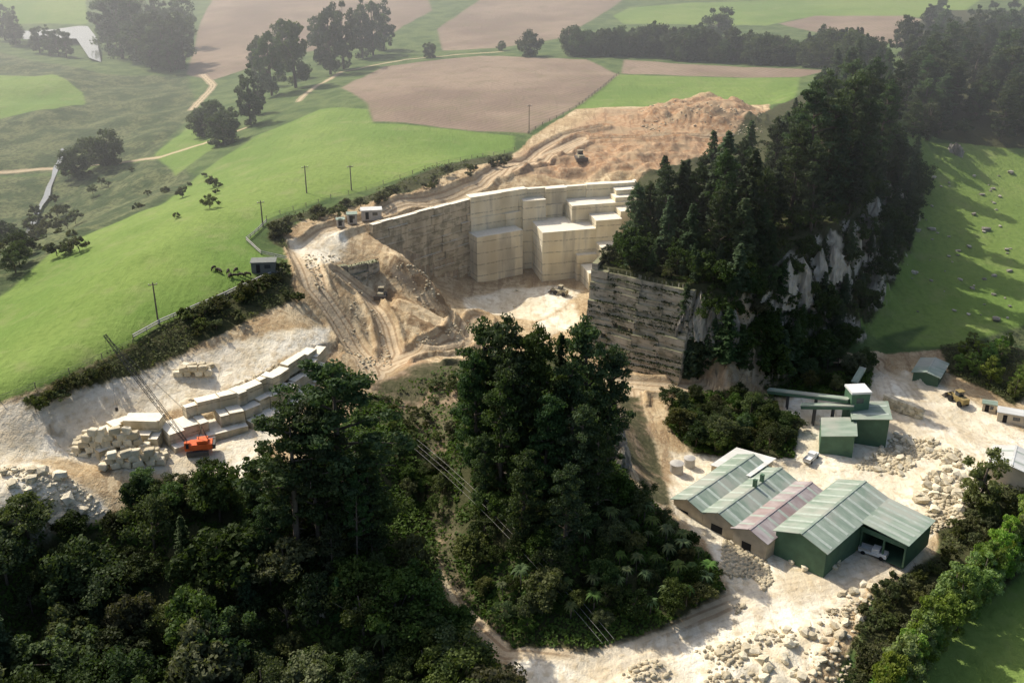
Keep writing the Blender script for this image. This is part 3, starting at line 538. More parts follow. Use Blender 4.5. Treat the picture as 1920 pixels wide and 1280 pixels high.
# ---------- quarry walls ----------
def boxv(V,Fc,c,u,L,W,z0,z1,jit=0):
    ux,uy=u; vx,vy=-uy,ux; b=len(V)
    for zz in(z0,z1):
        for sx_,sy_ in((-.5,-.5),(.5,-.5),(.5,.5),(-.5,.5)):
            V.append((c[0]+ux*L*sx_+vx*W*sy_+random.uniform(-jit,jit),c[1]+uy*L*sx_+vy*W*sy_+random.uniform(-jit,jit),zz+random.uniform(-jit,jit)*.6))
    Fc+=[(b,b+3,b+2,b+1),(b+4,b+5,b+6,b+7),(b,b+1,b+5,b+4),(b+1,b+2,b+6,b+5),(b+2,b+3,b+7,b+6),(b+3,b,b+4,b+7)]
LEDGE=[]
def wall(name,path,z0,z1,thick,course,batter,mat,label,blk=(5,11),off=.35,side=1,topvar=0,skip=0,plants=0,tops=None):
    V=[];Fc=[]
    for i in range(len(path)-1):
        ax,ay=path[i][:2];bx,by=path[i+1][:2]; L=math.hypot(bx-ax,by-ay); ux,uy=(bx-ax)/L,(by-ay)/L; nx,ny=uy*side,-ux*side
        zt=z1 if tops is None else (tops[i]+tops[i+1])/2-.15
        nc_=max(1,round((zt-z0)/course)); hc=(zt-z0)/nc_
        for k in range(nc_):
            s=-.3
            while s<L+.3:
                w=min(random.uniform(*blk),L+.3-s)
                if w<1.5: w=L+.3-s+.01
                p_=(nc_-1-k)*batter+random.uniform(0,off); W=thick+p_
                cx=ax+ux*(s+w/2)+nx*(W/2-thick); cy=ay+uy*(s+w/2)+ny*(W/2-thick)
                tv=random.uniform(-topvar,topvar*.5) if (k==nc_-1 or topvar>.3) else 0
                if not(skip and random.random()<skip*(1 if k==nc_-1 else .4)): boxv(V,Fc,(cx,cy),(ux,uy),w-.004,W,z0+k*hc-.3,z0+(k+1)*hc-.01+tv,.03+.08*min(off,1.5))
                for _ in range(int(plants*w)):
                    ss=s+random.random()*w; pp=p_-random.uniform(-.1,batter+.2); LEDGE.append((ax+ux*ss+nx*pp,ay+uy*ss+ny*pp,z0+(k+1)*hc+random.uniform(-.5,.4),(vn(np.array(ss),np.array(k*5.),4.))))
                s+=w
    o=mk(name,V,Fc,mat); o['label']=label; o['category']='quarry wall'; return o
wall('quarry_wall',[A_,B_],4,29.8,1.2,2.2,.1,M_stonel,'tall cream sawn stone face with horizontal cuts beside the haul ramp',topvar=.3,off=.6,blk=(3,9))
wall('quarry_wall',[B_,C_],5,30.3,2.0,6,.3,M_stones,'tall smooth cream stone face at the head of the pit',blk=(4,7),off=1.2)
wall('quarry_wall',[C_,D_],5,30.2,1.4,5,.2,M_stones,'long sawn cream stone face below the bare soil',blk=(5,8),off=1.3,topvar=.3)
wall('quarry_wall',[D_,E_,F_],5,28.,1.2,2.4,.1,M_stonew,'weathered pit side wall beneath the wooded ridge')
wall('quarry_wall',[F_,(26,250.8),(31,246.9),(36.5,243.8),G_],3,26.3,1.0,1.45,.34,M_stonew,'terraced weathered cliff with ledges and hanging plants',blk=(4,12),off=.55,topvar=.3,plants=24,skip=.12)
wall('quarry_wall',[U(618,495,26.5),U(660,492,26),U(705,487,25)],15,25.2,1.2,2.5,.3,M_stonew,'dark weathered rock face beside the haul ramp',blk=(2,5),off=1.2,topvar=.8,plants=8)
Lg=np.array(LEDGE); Lg=Lg[Lg[:,3]>-.08]; V,Fc=cards(Lg[:,:3],np.tile([0,-.4,.8],(len(Lg),1)),.45,R,1.2,.8); o=mk('ledge_plants',V,Fc,M_broad,kind='stuff',tint=R.rand(len(V))); o['label']='small green plants hanging from the cliff ledges'; o['category']='plants'
def bench(c,L,W,z0,z1,label,u=(.969,.247),mat=None):
    V=[];Fc=[]; n_=max(1,round((z1-z0)/4.2)); hc=(z1-z0)/n_
    for k in range(n_):
        e=random.uniform(0,.2); boxv(V,Fc,c,u,L-e,W-e,z0+k*hc-.05,z0+(k+1)*hc-.01,.04)
    o=mk('stone_bench',V,Fc,mat or M_stones); o['label']=label; o['category']='stone bench'; o['group']='benches in the quarry pit'
bench((25,313.5),18,9,5,26.3,'high flat-topped sawn stone bench below the soil')
bench((15.5,307.2),18,15,5,21.2,'broad flat-topped cream stone bench in the pit')
bench((27,306.3),8,8,5,23.6,'flat stone step above the broad pit bench')
bench((29,300.5),9,12,5,17.2,'wide stepped stone bench beside the wooded ridge wall')
bench((26.5,296),12,8,5,11.5,'low wide stone bench at the foot of the pit wall')
bench((33,309.5),5,7,5,25.1,'small notched stone bench')
bench((32,313.8),5,5,5,27.6,'small sawn stone block step')
bench((21.5,301.5),7,5,5,14.2,'small stone step against the broad pit bench')
bench((-5,303.6),15,7,5,20.0,'stone shelf along the smooth pit face',u=(.88,.47))
bench((33.5,317),7,5,5,29,'notched stone bench just below the soil')
bench((6,311),7,5,5,27.5,'sawn stone step in a corner of the pit')
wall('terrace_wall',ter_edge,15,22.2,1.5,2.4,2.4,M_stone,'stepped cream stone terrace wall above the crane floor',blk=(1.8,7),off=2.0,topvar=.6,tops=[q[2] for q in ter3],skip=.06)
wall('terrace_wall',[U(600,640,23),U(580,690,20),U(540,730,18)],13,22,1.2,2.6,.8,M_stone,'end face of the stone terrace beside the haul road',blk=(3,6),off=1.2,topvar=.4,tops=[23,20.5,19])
# ---------- blocks ----------
def rough_block(seed,jit=.14,rnd=False):
    rng=random.Random(seed); bm=bmesh.new()
    if rnd:
        bmesh.ops.create_icosphere(bm,subdivisions=1,radius=.62)
        for v in bm.verts:
            v.co=Vector([max(-.5,min(.5,a*1.15)) for a in v.co]); v.co+=Vector([rng.uniform(-.11,.11) for _ in range(3)])
    else:
        bmesh.ops.create_cube(bm,size=1)
        for v in bm.verts: v.co+=Vector([rng.uniform(-jit,jit) for _ in range(3)])
        bmesh.ops.bevel(bm,geom=bm.edges[:],offset=.08,segments=1,affect='EDGES')
        for v in bm.verts: v.co+=Vector([rng.uniform(-.02,.02) for _ in range(3)])
    me=bpy.data.meshes.new('stone_block'); bm.to_mesh(me); bm.free(); me.materials.append(M_block); return me
BL=[rough_block(i) for i in range(5)]; BR=[rough_block(10+i,.2,True) for i in range(7)]
BG=[m.copy() for m in BR]
for m in BG: m.materials.clear(); m.materials.append(M_grey)
nb=0
def block(x_,y_,z_,sx_,sy_,sz_,rot=None,meshes=BL,name='stone_block',label='rough sawn cream stone block in a stack',cat='stone block',group='stone blocks'):
    global nb; nb+=1
    return ob(name,random.choice(meshes),loc=(x_,y_,z_),rot=rot if rot is not None else (random.uniform(-.1,.1),random.uniform(-.1,.1),random.uniform(0,3.1)),sc=(sx_,sy_,sz_),label=label,cat=cat,group=group)
def pile(px,py,nx,layers,s=(2.2,1.5,1.2),ang=.1):
    X0,Y0,Z0=G(px,py); u=(math.cos(ang),math.sin(ang))
    for l in range(layers):
        for i in range(nx-l):
            for j in range(max(1,3-l)):
                dx=(i-(nx-l)/2)*s[0]*1.1+random.uniform(-.3,.3); dy=(j-.5)*s[1]*1.15; x_=X0+u[0]*dx-u[1]*dy; y_=Y0+u[1]*dx+u[0]*dy
                block(x_,y_,Z0+s[2]*(.45+l*.92),s[0]*random.uniform(.75,1.05),s[1]*random.uniform(.8,1.05),s[2],rot=(random.uniform(-.08,.08),random.uniform(-.08,.08),ang+random.uniform(-.4,.4)),label='rough sawn cream stone block stacked beside the crane')
pile(225,850,8,5,s=(1.9,1.5,1.3)); pile(262,868,6,3,s=(1.9,1.4,1.2),ang=.2); pile(372,700,4,2,s=(1.7,1.3,1.1)); pile(190,838,5,4,s=(1.8,1.4,1.2),ang=.3)
for i in range(13):
    X_,Y_,Z_=G(1668+i*4.2,764+i*1.5)
    for l in range(3): block(X_,Y_,Z_+.5+l*.95,.9,3.4,.9,rot=(0,0,.5),label='pale stone slab stored in rows in the yard')
def looserocks(n_,polypx,sr,z=.22):
    P=np.array(GP(polypx)); k=0
    while k<n_:
        q=R.uniform(P.min(0),P.max(0)); 
        if sdf(P,np.array([q[0]]),np.array([q[1]]))[0]>0:
            s=sr[0]+(sr[1]-sr[0])*random.random()**2; block(q[0],q[1],Hs(*q)+s*z,s*random.uniform(.9,1.5),s,s*random.uniform(.7,1),rot=(random.uniform(-.4,.4),random.uniform(-.4,.4),random.uniform(0,6)),meshes=BR,name='boulder',label='pale quarried boulder lying on the yard ground',cat='boulder',group='loose boulders'); k+=1
looserocks(64,[(1715,910),(1790,850),(1820,890),(1790,980),(1720,940)],(.8,2.2))
looserocks(56,[(1610,870),(1690,805),(1760,830),(1690,890),(1630,900)],(.6,1.7))
looserocks(14,[(1475,1045),(1590,1055),(1590,1070),(1480,1068)],(1.0,1.7))
looserocks(60,[(1420,1190),(1560,1140),(1640,1110),(1600,1200),(1500,1290),(1200,1290),(1250,1240)],(.5,1.8))
looserocks(30,[(1560,1120),(1650,1080),(1640,1110),(1560,1200)],(.6,1.7))
looserocks(24,[(1440,1050),(1360,1020),(1400,1000),(1440,1020)],(.5,1.1))
looserocks(24,[(0,880),(120,895),(190,950),(40,975)],(.8,2.2))
ph=(1+5**.5)/2; ICO=np.array([(-1,ph,0),(1,ph,0),(-1,-ph,0),(1,-ph,0),(0,-1,ph),(0,1,ph),(0,-1,-ph),(0,1,-ph),(ph,0,-1),(ph,0,1),(-ph,0,-1),(-ph,0,1)])/1.9
ICF=np.array([(0,11,5),(0,5,1),(0,1,7),(0,7,10),(0,10,11),(1,5,9),(5,11,4),(11,10,2),(10,7,6),(7,1,8),(3,9,4),(3,4,2),(3,2,6),(3,6,8),(3,8,9),(4,9,5),(2,4,11),(6,2,10),(8,6,7),(9,8,1)])
def rubble(name,polys,n_,sr,mat,label,thr=.08):
    VV=[]
    for pl_ in polys:
        P=np.array(GP(pl_)); q=R.uniform(P.min(0),P.max(0),(n_*6,2)); q=q[sdf(P,q[:,0],q[:,1])>0]; q=q[(vn(q[:,0],q[:,1],7.)+R.uniform(-.22,.22,len(q)))>thr][:n_]; zz=H(q[:,0],q[:,1])
        m=len(q); s=(sr[0]+(sr[1]-sr[0])*R.rand(m)**3)*.5; B=ICO[None]*(1+R.uniform(-.25,.25,(m,12,3)))*np.stack([s*1.3,s,s*.8],1)[:,None]; an=R.uniform(0,6.28,m); ca,sa=np.cos(an)[:,None],np.sin(an)[:,None]
        VV.append(np.stack([B[...,0]*ca-B[...,1]*sa+q[:,:1],B[...,0]*sa+B[...,1]*ca+q[:,1:],B[...,2]+zz[:,None]+s[:,None]*.3],-1))
    V=np.concatenate(VV); m=len(V); Fc=(ICF[None]+(np.arange(m)*12)[:,None,None]).reshape(-1,3)
    o=mk(name,V.reshape(-1,3),Fc,mat,kind='stuff'); o['label']=label; o['category']='rubble'
rubble('rubble',[[(1200,1245),(1370,1200),(1640,1110),(1580,1290),(1100,1300)],[(1600,880),(1700,810),(1760,830),(1690,890)],[(1360,1010),(1440,1050),(1370,1120),(1350,1060)],[(1360,1100),(1440,1060),(1450,1090),(1380,1150)],[(1720,850),(1800,840),(1810,980),(1740,1000)],[(300,770),(450,720),(580,660),(560,740),(430,800)]],1500,(.15,1.1),M_block,'loose pale stone rubble spread over the ground')
rubble('bank_rubble',[[(0,875),(130,890),(200,960),(30,985),(-60,970)]],600,(.2,1.0),M_block,'loose pale stone rubble tipped down the bank',-.1)
rubble('pit_rubble',[[(870,560),(950,545),(1040,540),(1080,560),(950,580)]],160,(.2,1.0),M_block,'loose pale stone on the pit floor')
rubble('haul_rubble',[[(560,480),(620,470),(700,560),(740,690),(680,700),(600,560)],[(740,500),(880,600),(860,650),(780,650)],[(1150,215),(1430,200),(1430,250),(1200,250)]],500,(.2,.9),M_block,'scattered loose stone on the haul ramp and spoil')
for i in range(60):
    px=random.uniform(1700,1900); py=random.uniform(320,600); X_,Y_,Z_=G(px,py); s=random.uniform(.4,2.)*random.random()+.4
    block(X_,Y_,Z_+s*.15,s*1.4,s,s*.7,meshes=BG,name='field_boulder',label='grey boulder lying in the green pasture',cat='boulder',group='boulders on the green hillside')
# ---------- sheds ----------
def roofmat(name,c1,c2,rust,rf=.4):
    n=N(name); tc=n.n('ShaderNodeTexCoord').outputs['Object']; w=n.n('ShaderNodeTexWave',bands_direction='Y'); w.inputs['Scale'].default_value=1.1; n.l(tc,w.inputs['Vector'])
    nz=n.noise(.6,6,vec=n.mapv(tc,(.25,1,1))); nn=n.noise(.15,5,vec=tc); c=n.mix(n.rng(nz,.35,.65),c1,c2); c=n.mix(n.rng(nn,.45,.65,0,rf),c,rust); c=n.mix(n.math('MULTIPLY',w.outputs['Fac'],.22),c,(.1,.12,.1))
    return n.out(c,.5,n.bump(w.outputs['Fac'],.3,.05),spec=.4)
MR_g=roofmat('green_roof_iron',(.22,.29,.22),(.34,.4,.32),(.42,.41,.35),.7); MR_p=roofmat('faded_pink_roof_iron',(.34,.28,.27),(.48,.43,.41),(.3,.19,.17),.6); MR_w=roofmat('pale_roof_iron',(.6,.6,.56),(.72,.72,.68),(.5,.48,.42))
MW_g=simple('green_wall_cladding',(.08,.15,.09),.6,.25,.6); MW_c=simple('cream_block_wall',(.48,.41,.3),.9,.25,.5); M_dark=simple('dark_opening',(.02,.02,.02),.9,.1); M_wht=simple('white_paint',(.75,.75,.72),.5,.08); M_conc=simple('concrete',(.42,.4,.36),.9,.15)
M_sky=simple('translucent_rooflight',(.42,.47,.4),.4,.2); M_org=simple('orange_paint',(.7,.13,.03),.5,.25); M_steel=simple('dark_steel',(.1,.09,.08),.5,.3); M_rub=simple('black_rubber',(.02,.02,.02),.8,.1); M_yel=simple('yellow_paint',(.4,.3,.12),.6,.3); M_glass=simple('window_glass',(.03,.04,.05),.1,.1,spec=.8); M_wood=simple('grey_timber',(.2,.17,.13),.9,.3)
def child(e,name,V,Fc,mat,**k):
    o=mk(name,V,Fc,mat); o.parent=e
    for a,b in k.items(): o[a]=b
    return o
def bx(V,Fc,x0,x1,y0,y1,z0,z1):
    b=len(V); V+=[(x0,y0,z0),(x1,y0,z0),(x1,y1,z0),(x0,y1,z0),(x0,y0,z1),(x1,y0,z1),(x1,y1,z1),(x0,y1,z1)]
    Fc+=[(b,b+3,b+2,b+1),(b+4,b+5,b+6,b+7),(b,b+1,b+5,b+4),(b+1,b+2,b+6,b+5),(b+2,b+3,b+7,b+6),(b+3,b,b+4,b+7)]
def boxpart(e,name,mat,*bs,**k):
    V=[];Fc=[]
    for b in bs: bx(V,Fc,*b)
    return child(e,name,V,Fc,mat,**k)
def empty(name,loc,rot,label,cat,group=None):
    e=bpy.data.objects.new(name,None); col.objects.link(e); e.location=loc; e.rotation_euler=(0,0,rot); e['label']=label; e['category']=cat
    if group: e['group']=group
    return e
def shed(name,loc,rot,W,L,eave,ridge,rm,wm,label,doors=(),lights=4,mono=False,vents=0,open_front=False):
    e=empty(name,loc,rot,label,'shed')
    pr=[(0,-.5),(W,-.5),(W,eave if not mono else ridge)]+([(W/2,ridge)] if not mono else [])+[(0,eave)]
    k=len(pr); V=[(a,0,b) for a,b in pr]+[(a,L,b) for a,b in pr]; Fc=([] if open_front else [tuple(range(k))])+[tuple(range(2*k-1,k-1,-1))]+[(i,i+k,(i+1)%k+k,(i+1)%k) for i in range(k)]
    child(e,'wall',V,Fc,wm)
    if open_front:
        for xx in (.05,W*.5,W-.4): boxpart(e,'post',wm,(xx,xx+.35,0.02,.37,-.3,min(eave,ridge)-.1))
        boxpart(e,'fascia',wm,(0,W,-.02,.14,min(eave,ridge)-1.1,min(eave,ridge)-.1))
    o_=.5; t=.14; slopes=[((0,eave),(W/2,ridge)),((W/2,ridge),(W,eave))] if not mono else [((0,eave),(W,ridge))]
    V=[];Fc=[];VL=[];FL=[]
    for (a,za),(b,zb) in slopes:
        s=(zb-za)/(b-a); a0=a-(o_ if a==0 and not mono else 0); b0=b+(o_ if b==W else 0); za0=za-(a-a0)*s+.05; zb0=zb+(b0-b)*s+.05
        c=len(V); V+=[(a0,-o_,za0),(b0,-o_,zb0),(b0,L+o_,zb0),(a0,L+o_,za0),(a0,-o_,za0+t),(b0,-o_,zb0+t),(b0,L+o_,zb0+t),(a0,L+o_,za0+t)]
        Fc+=[(c,c+3,c+2,c+1),(c+4,c+5,c+6,c+7),(c,c+1,c+5,c+4),(c+1,c+2,c+6,c+5),(c+2,c+3,c+7,c+6),(c+3,c,c+4,c+7)]
        for i in range(lights):
            y0=L*(i+.5)/lights-.35; f0,f1=.06,.94; xa=a0+(b0-a0)*f0; xb=a0+(b0-a0)*f1; z1=za0+(zb0-za0)*f0+t+.03; z2=za0+(zb0-za0)*f1+t+.03; c=len(VL)
            VL+=[(xa,y0,z1),(xb,y0,z2),(xb,y0+.7,z2),(xa,y0+.7,z1)]; FL.append((c,c+1,c+2,c+3))
    child(e,'roof',V,Fc,rm)
    if not mono: boxpart(e,'ridge_cap',rm,(W/2-.25,W/2+.25,-.55,L+.55,ridge+t-.02,ridge+t+.08))
    if lights: child(e,'rooflight',VL,FL,M_sky)
    for d in doors: boxpart(e,'door' if d[0]!='w' else 'window',M_dark if d[0]!='g' else MW_g,d[1:])
    for i in range(vents): boxpart(e,'roof_vent',MW_g,(W/2-.35,W/2+.35,L*(.55+.12*i),L*(.55+.12*i)+.6,ridge,ridge+1.8))
    return e
O=(32,183.3)
def uv(u_,v_): return (O[0]+.682*u_+.731*v_,O[1]+.731*u_-.682*v_,0)
ROT=math.atan2(-.682,.731)
shed('green_roofed_shed',uv(0,-.5),ROT,6.8,23,4.6,5.9,MR_g,MW_c,'cream block shed with a green corrugated gable roof',lights=6,doors=[('d',1.5,3.5,-.06,.05,.2,3)],vents=0)
shed('green_roofed_shed',uv(0,6.35),ROT,7.1,22,4.6,6.,MR_g,MW_c,'cream block shed with green roof and roof vents',lights=6,doors=[('w',2,4.5,-.06,.05,1.5,3)],vents=2)
shed('pink_roofed_shed',uv(-.5,13.5),ROT,7.1,22,4.5,5.8,MR_p,MW_c,'cream block shed with faded pink iron roof',lights=6,doors=[('d',2,4,-.06,.05,.2,2.6)])
shed('green_shed',uv(2.5,20.65),ROT,10.2,24,5.7,7.4,MR_g,MW_g,'large green clad shed with green gable roof',lights=8)
shed('open_bay_shed',uv(16,30.9),ROT,9,10.5,5.7,4.8,MR_g,MW_g,'green lean-to bay with open front on posts',lights=5,mono=True,open_front=True)
shed('white_roofed_annex',uv(17,-3),ROT,9,9,4,5,MR_w,MW_c,'low annex with a pale white iron roof',lights=0,mono=True)
X_,Y_,Z_=G(1535,850)
shed('plant_building',(X_,Y_,Z_),-.25,7,8,4.4,5.4,MR_g,MW_g,'low green roofed plant building beside the crushing tower',lights=0,mono=True)
X_,Y_,Z_=G(1590,830)
shed('plant_building',(X_,Y_,Z_),-.2,8,8,6,6.8,MR_g,MW_g,'green clad plant building below the hopper tower',lights=2,mono=True)
e=empty('hopper_tower',(X_+.5,Y_+3,Z_),.1,'green hopper tower with a white cap over the plant','tower')
boxpart(e,'wall',MW_g,(0,4.2,0,4,-.3,10.5)); boxpart(e,'roof',M_wht,(-.2,4.4,-.2,4.2,10.52,11.0)); boxpart(e,'window',M_glass,(1.2,2.8,-.04,.02,8.2,9.4))
tx,ty,tz=X_+.5,Y_+4,Z_+8
def conveyor(a,b,label):
    e=empty('conveyor',(0,0,0),0,label,'conveyor'); a=Vector(a);b=Vector(b); d=(b-a); L=d.length; e.location=a
    V=[];Fc=[]; bx(V,Fc,0,L,-.7,.7,0,.7); o=child(e,'gantry',V,Fc,MW_g); V=[];Fc=[]; bx(V,Fc,0,L,-.8,.8,.72,1.0); r=child(e,'cover',V,Fc,MR_g)
    q=d.to_track_quat('X','Z').to_euler()
    for k in (o,r): k.rotation_euler=q
    for f_ in(.25,.6):
        p_=d*f_; gz=Hs(a.x+p_.x,a.y+p_.y)-a.z-.3; boxpart(e,'leg',M_steel,(p_.x-.2,p_.x+.2,p_.y-.6,p_.y-.3,gz,p_.z),(p_.x-.2,p_.x+.2,p_.y+.3,p_.y+.6,gz,p_.z))
q=G(1440,750); conveyor((q[0],q[1],q[2]+2),(tx,ty,tz),'long inclined covered conveyor running up to the tower')
q=G(1500,790); conveyor((q[0],q[1],q[2]+3.5),(tx+1,ty-1,tz-1),'short covered conveyor to the tower')
q=G(1600,735); conveyor((q[0],q[1],q[2]+2),(q[0]+3,q[1]+4,q[2]+4),'short upright conveyor beside the bushes')
q=G(1710,715); shed('small_shed',q,-.55,6,9,2.6,3.3,MR_g,MW_g,'small dark green shed with a grey roof',lights=0)
q=G(1850,900); shed('grey_shed',q,-.5,8,9,3.6,4.6,MR_w,MW_c,'small shed with pale grey roof beside the yard',lights=2)
def cyl(r,z0,z1,n_=20,cx=0,cy=0,V=None,Fc=None,r2=None):
    V=[] if V is None else V; Fc=[] if Fc is None else Fc; b=len(V); r2=r if r2 is None else r2
    for zz,rr in((z0,r),(z1,r2)):
        for k in range(n_): V.append((cx+rr*math.cos(6.28318*k/n_),cy+rr*math.sin(6.28318*k/n_),zz))
    for k in range(n_): Fc.append((b+k,b+(k+1)%n_,b+n_+(k+1)%n_,b+n_+k))
    Fc.append(tuple(b+k for k in range(n_))[::-1]); Fc.append(tuple(b+n_+k for k in range(n_))); return V,Fc
for (px,py,r) in ((1268,885,1.4),(1292,875,1.2)):
    q=G(px,py); e=empty('water_tank',q,0,'round pale concrete water tank beside the shed','tank','water tanks'); V,Fc=cyl(r,-.2,2.2); child(e,'wall',V,Fc,M_conc); V,Fc=cyl(r+.1,2.22,2.6,r2=.3); child(e,'roof',V,Fc,M_conc)
def cabin(px,py,rot,L,W,h,wm,rm,label,name='site_cabin'):
    q=G(px,py); e=empty(name,q,rot,label,'cabin'); boxpart(e,'wall',wm,(0,L,0,W,-.4,h)); boxpart(e,'roof',rm,(-.2,L+.2,-.2,W+.2,h+.01,h+.2)); boxpart(e,'door',M_dark,(L*.2,L*.2+.9,-.04,.02,0,2)); boxpart(e,'window',M_glass,(L*.55,L*.8,-.04,.02,1,1.9))
cabin(678,412,.15,5.5,3,2.4,M_conc,MR_w,'pale site cabin beside the haul road'); cabin(652,418,.2,2.5,2.2,2.2,M_conc,MR_g,'small grey site hut beside the cabin'); cabin(632,424,.2,2,1.8,1.6,M_conc,MR_g,'small grey site box beside the cabin')
M_dgr=simple('dark_grey_cladding',(.16,.17,.15),.8,.2)
cabin(472,512,.1,5.5,3.2,2.4,M_dgr,M_dgr,'grey flat-roofed hut at the paddock corner')
cabin(1868,790,-.4,6,3,2.4,MW_c,MR_w,'white site office cabin beside the yard road'); cabin(1840,772,-.4,3,2,2.2,MW_c,MR_g,'small pale hut beside the office cabin')
# ---------- vehicles ----------
def wheel(e,x_,y_,r,w=.3):
    V=[];Fc=[]; cyl(r,-w/2,w/2,14,V=V,Fc=Fc); V=[(x_+a,y_+c_,r+b) for a,b,c_ in V]; child(e,'wheel',V,Fc,M_rub)
def vehicle(px,py,rot,kind,sc=1,mat=None):
    q=G(px,py); MY=mat or M_yel
    if kind=='utility_truck':
        e=empty(kind,q,rot,'white utility truck parked in the stone yard','truck'); boxpart(e,'body',M_wht,(-2.6,2.6,-.95,.95,.5,1.0),(1.0,2.5,-.9,.9,1.0,1.3)); boxpart(e,'cab',M_wht,(-.2,1.2,-.85,.85,1.0,1.9)); boxpart(e,'windscreen',M_glass,(1.2,1.24,-.75,.75,1.25,1.8)); boxpart(e,'tray',M_conc,(-2.6,-.3,-.95,-.87,1.0,1.4),(-2.6,-.3,.87,.95,1.0,1.4),(-2.68,-2.6,-.95,.95,1.0,1.4))
        for a in(-1.7,1.7):
            for b in(-.9,.9): wheel(e,a,b,.42)
    elif kind=='wheel_loader':
        e=empty(kind,q,rot,'yellow wheel loader with raised bucket','loader'); boxpart(e,'body',MY,(-3,-.4,-1.1,1.1,.9,2.3),(-.4,2,-.7,.7,.9,1.6)); boxpart(e,'cab',M_glass,(-1,.5,-.8,.8,2.3,3.6)); boxpart(e,'cab_roof',MY,(-1.1,.6,-.9,.9,3.6,3.75)); boxpart(e,'arm',MY,(1.2,3.6,-.7,-.5,1.3,1.6),(1.2,3.6,.5,.7,1.3,1.6))
        child(e,'bucket',[(3.4,-1.4,.3),(3.4,1.4,.3),(3.4,1.4,1.7),(3.4,-1.4,1.7),(4.7,-1.4,.3),(4.7,1.4,.3)],[(0,1,2,3),(0,4,5,1),(0,3,4),(1,5,2)],M_steel)
        for a in(-2,1.5):
            for b in(-1.1,1.1): wheel(e,a,b,.8,.6)
    else:
        e=empty('bulldozer',q,rot,'dusty yellow bulldozer working on the bare ground','bulldozer'); boxpart(e,'track',M_steel,(-2,2,-1.5,-.9,0,1.1)); boxpart(e,'track',M_steel,(-2,2,.9,1.5,0,1.1)); boxpart(e,'body',MY,(-1.8,2,-.85,.85,.6,1.9)); boxpart(e,'cab',M_glass,(-1.2,.3,-.8,.8,1.9,3)); boxpart(e,'cab_roof',MY,(-1.3,.4,-.9,.9,3,3.15)); boxpart(e,'blade',M_steel,(2.6,2.8,-1.9,1.9,.1,1.4),(2,2.6,-1.3,-1.1,.5,.8),(2,2.6,1.1,1.3,.5,.8))
    e.scale=(sc,sc,sc)
M_dusty=simple('dusty_machine_paint',(.38,.33,.22),.8,.3)
vehicle(1637,1040,-.6,'utility_truck'); vehicle(1050,552,2.6,'wheel_loader',.75,M_dusty); vehicle(1795,755,1.9,'wheel_loader',.9); vehicle(715,557,-1.6,'bulldozer',.85,M_dusty); vehicle(1088,300,-1.4,'bulldozer',1,M_dusty)
vehicle(1520,862,.9,'utility_truck',.9)
def crane(px,py):
    q=G(px,py); e=empty('crawler_crane',q,.2,'orange crawler crane with a long lattice boom','crane'); e.scale=(.78,.78,.78)
    boxpart(e,'track',M_steel,(-2.6,2.6,-2,-1.2,0,1.1)); boxpart(e,'track',M_steel,(-2.6,2.6,1.2,2,0,1.1)); boxpart(e,'turntable',M_steel,(-1.2,1.2,-1.2,1.2,.8,1.4))
    V=[];Fc=[]; bx(V,Fc,-1.8,3.6,-1.5,1.5,1.4,3.3); V[4]=(-1.8,-1.5,2.9);V[7]=(-1.8,1.5,2.9)
    V[5]=(3.6,-1.5,2.8);V[6]=(3.6,1.5,2.8); bx(V,Fc,0,2.6,-1.3,1.3,3.0,3.7); child(e,'body',V,Fc,M_org)
    boxpart(e,'cab',M_org,(-2.9,-1.6,-1.5,-.3,1.4,3.6)); boxpart(e,'windscreen',M_glass,(-2.95,-2.91,-1.4,-.4,2.1,3.4)); boxpart(e,'side_window',M_glass,(-2.6,-1.9,-1.54,-1.5,2.1,3.3)); boxpart(e,'counterweight',M_steel,(3.62,4.3,-1.4,1.4,1.4,2.6))
    a=Vector((-1.9,.2,1.9)); b=Vector((-18,4.5,31)); d=(b-a).normalized(); s=d.cross(Vector((0,1,0))).normalized(); t=d.cross(s); paths=[]; L=(b-a).length; n_=26
    def cn(i,f_): w=.6*math.sin(math.pi*min(max(f_,.07),.93))**.4; return a+d*L*f_+s*(w if i in(0,1) else -w)*.9+t*(w if i in(0,3) else -w)*.9
    for i in range(4):
        paths.append(([cn(i,k/n_) for k in range(n_+1)],[.07]*(n_+1)))
        for k in range(n_): paths.append(([cn(i,k/n_),cn((i+1)%4,(k+1)/n_)],[.035,.035]))
    V,Fc=tubes(paths,4); child(e,'boom',V,Fc,M_steel)
    top=a+d*L; V,Fc=tubes([([(2.5,0,3.6),(1.6,0,7)],[.12,.08]),([(0.2,0,3.3),(1.6,0,7)],[.12,.08])],4); child(e,'gantry',V,Fc,M_steel)
    V,Fc=tubes([([(1.6,.3,7),tuple(top)],[.03,.03]),([(1.6,-.3,7),tuple(top)],[.03,.03]),([tuple(top),(top.x,top.y,12)],[.03,.03])],4); child(e,'cable',V,Fc,M_steel)
    boxpart(e,'hook',M_steel,(top.x-.3,top.x+.3,top.y-.25,top.y+.25,11,12))
crane(372,848)
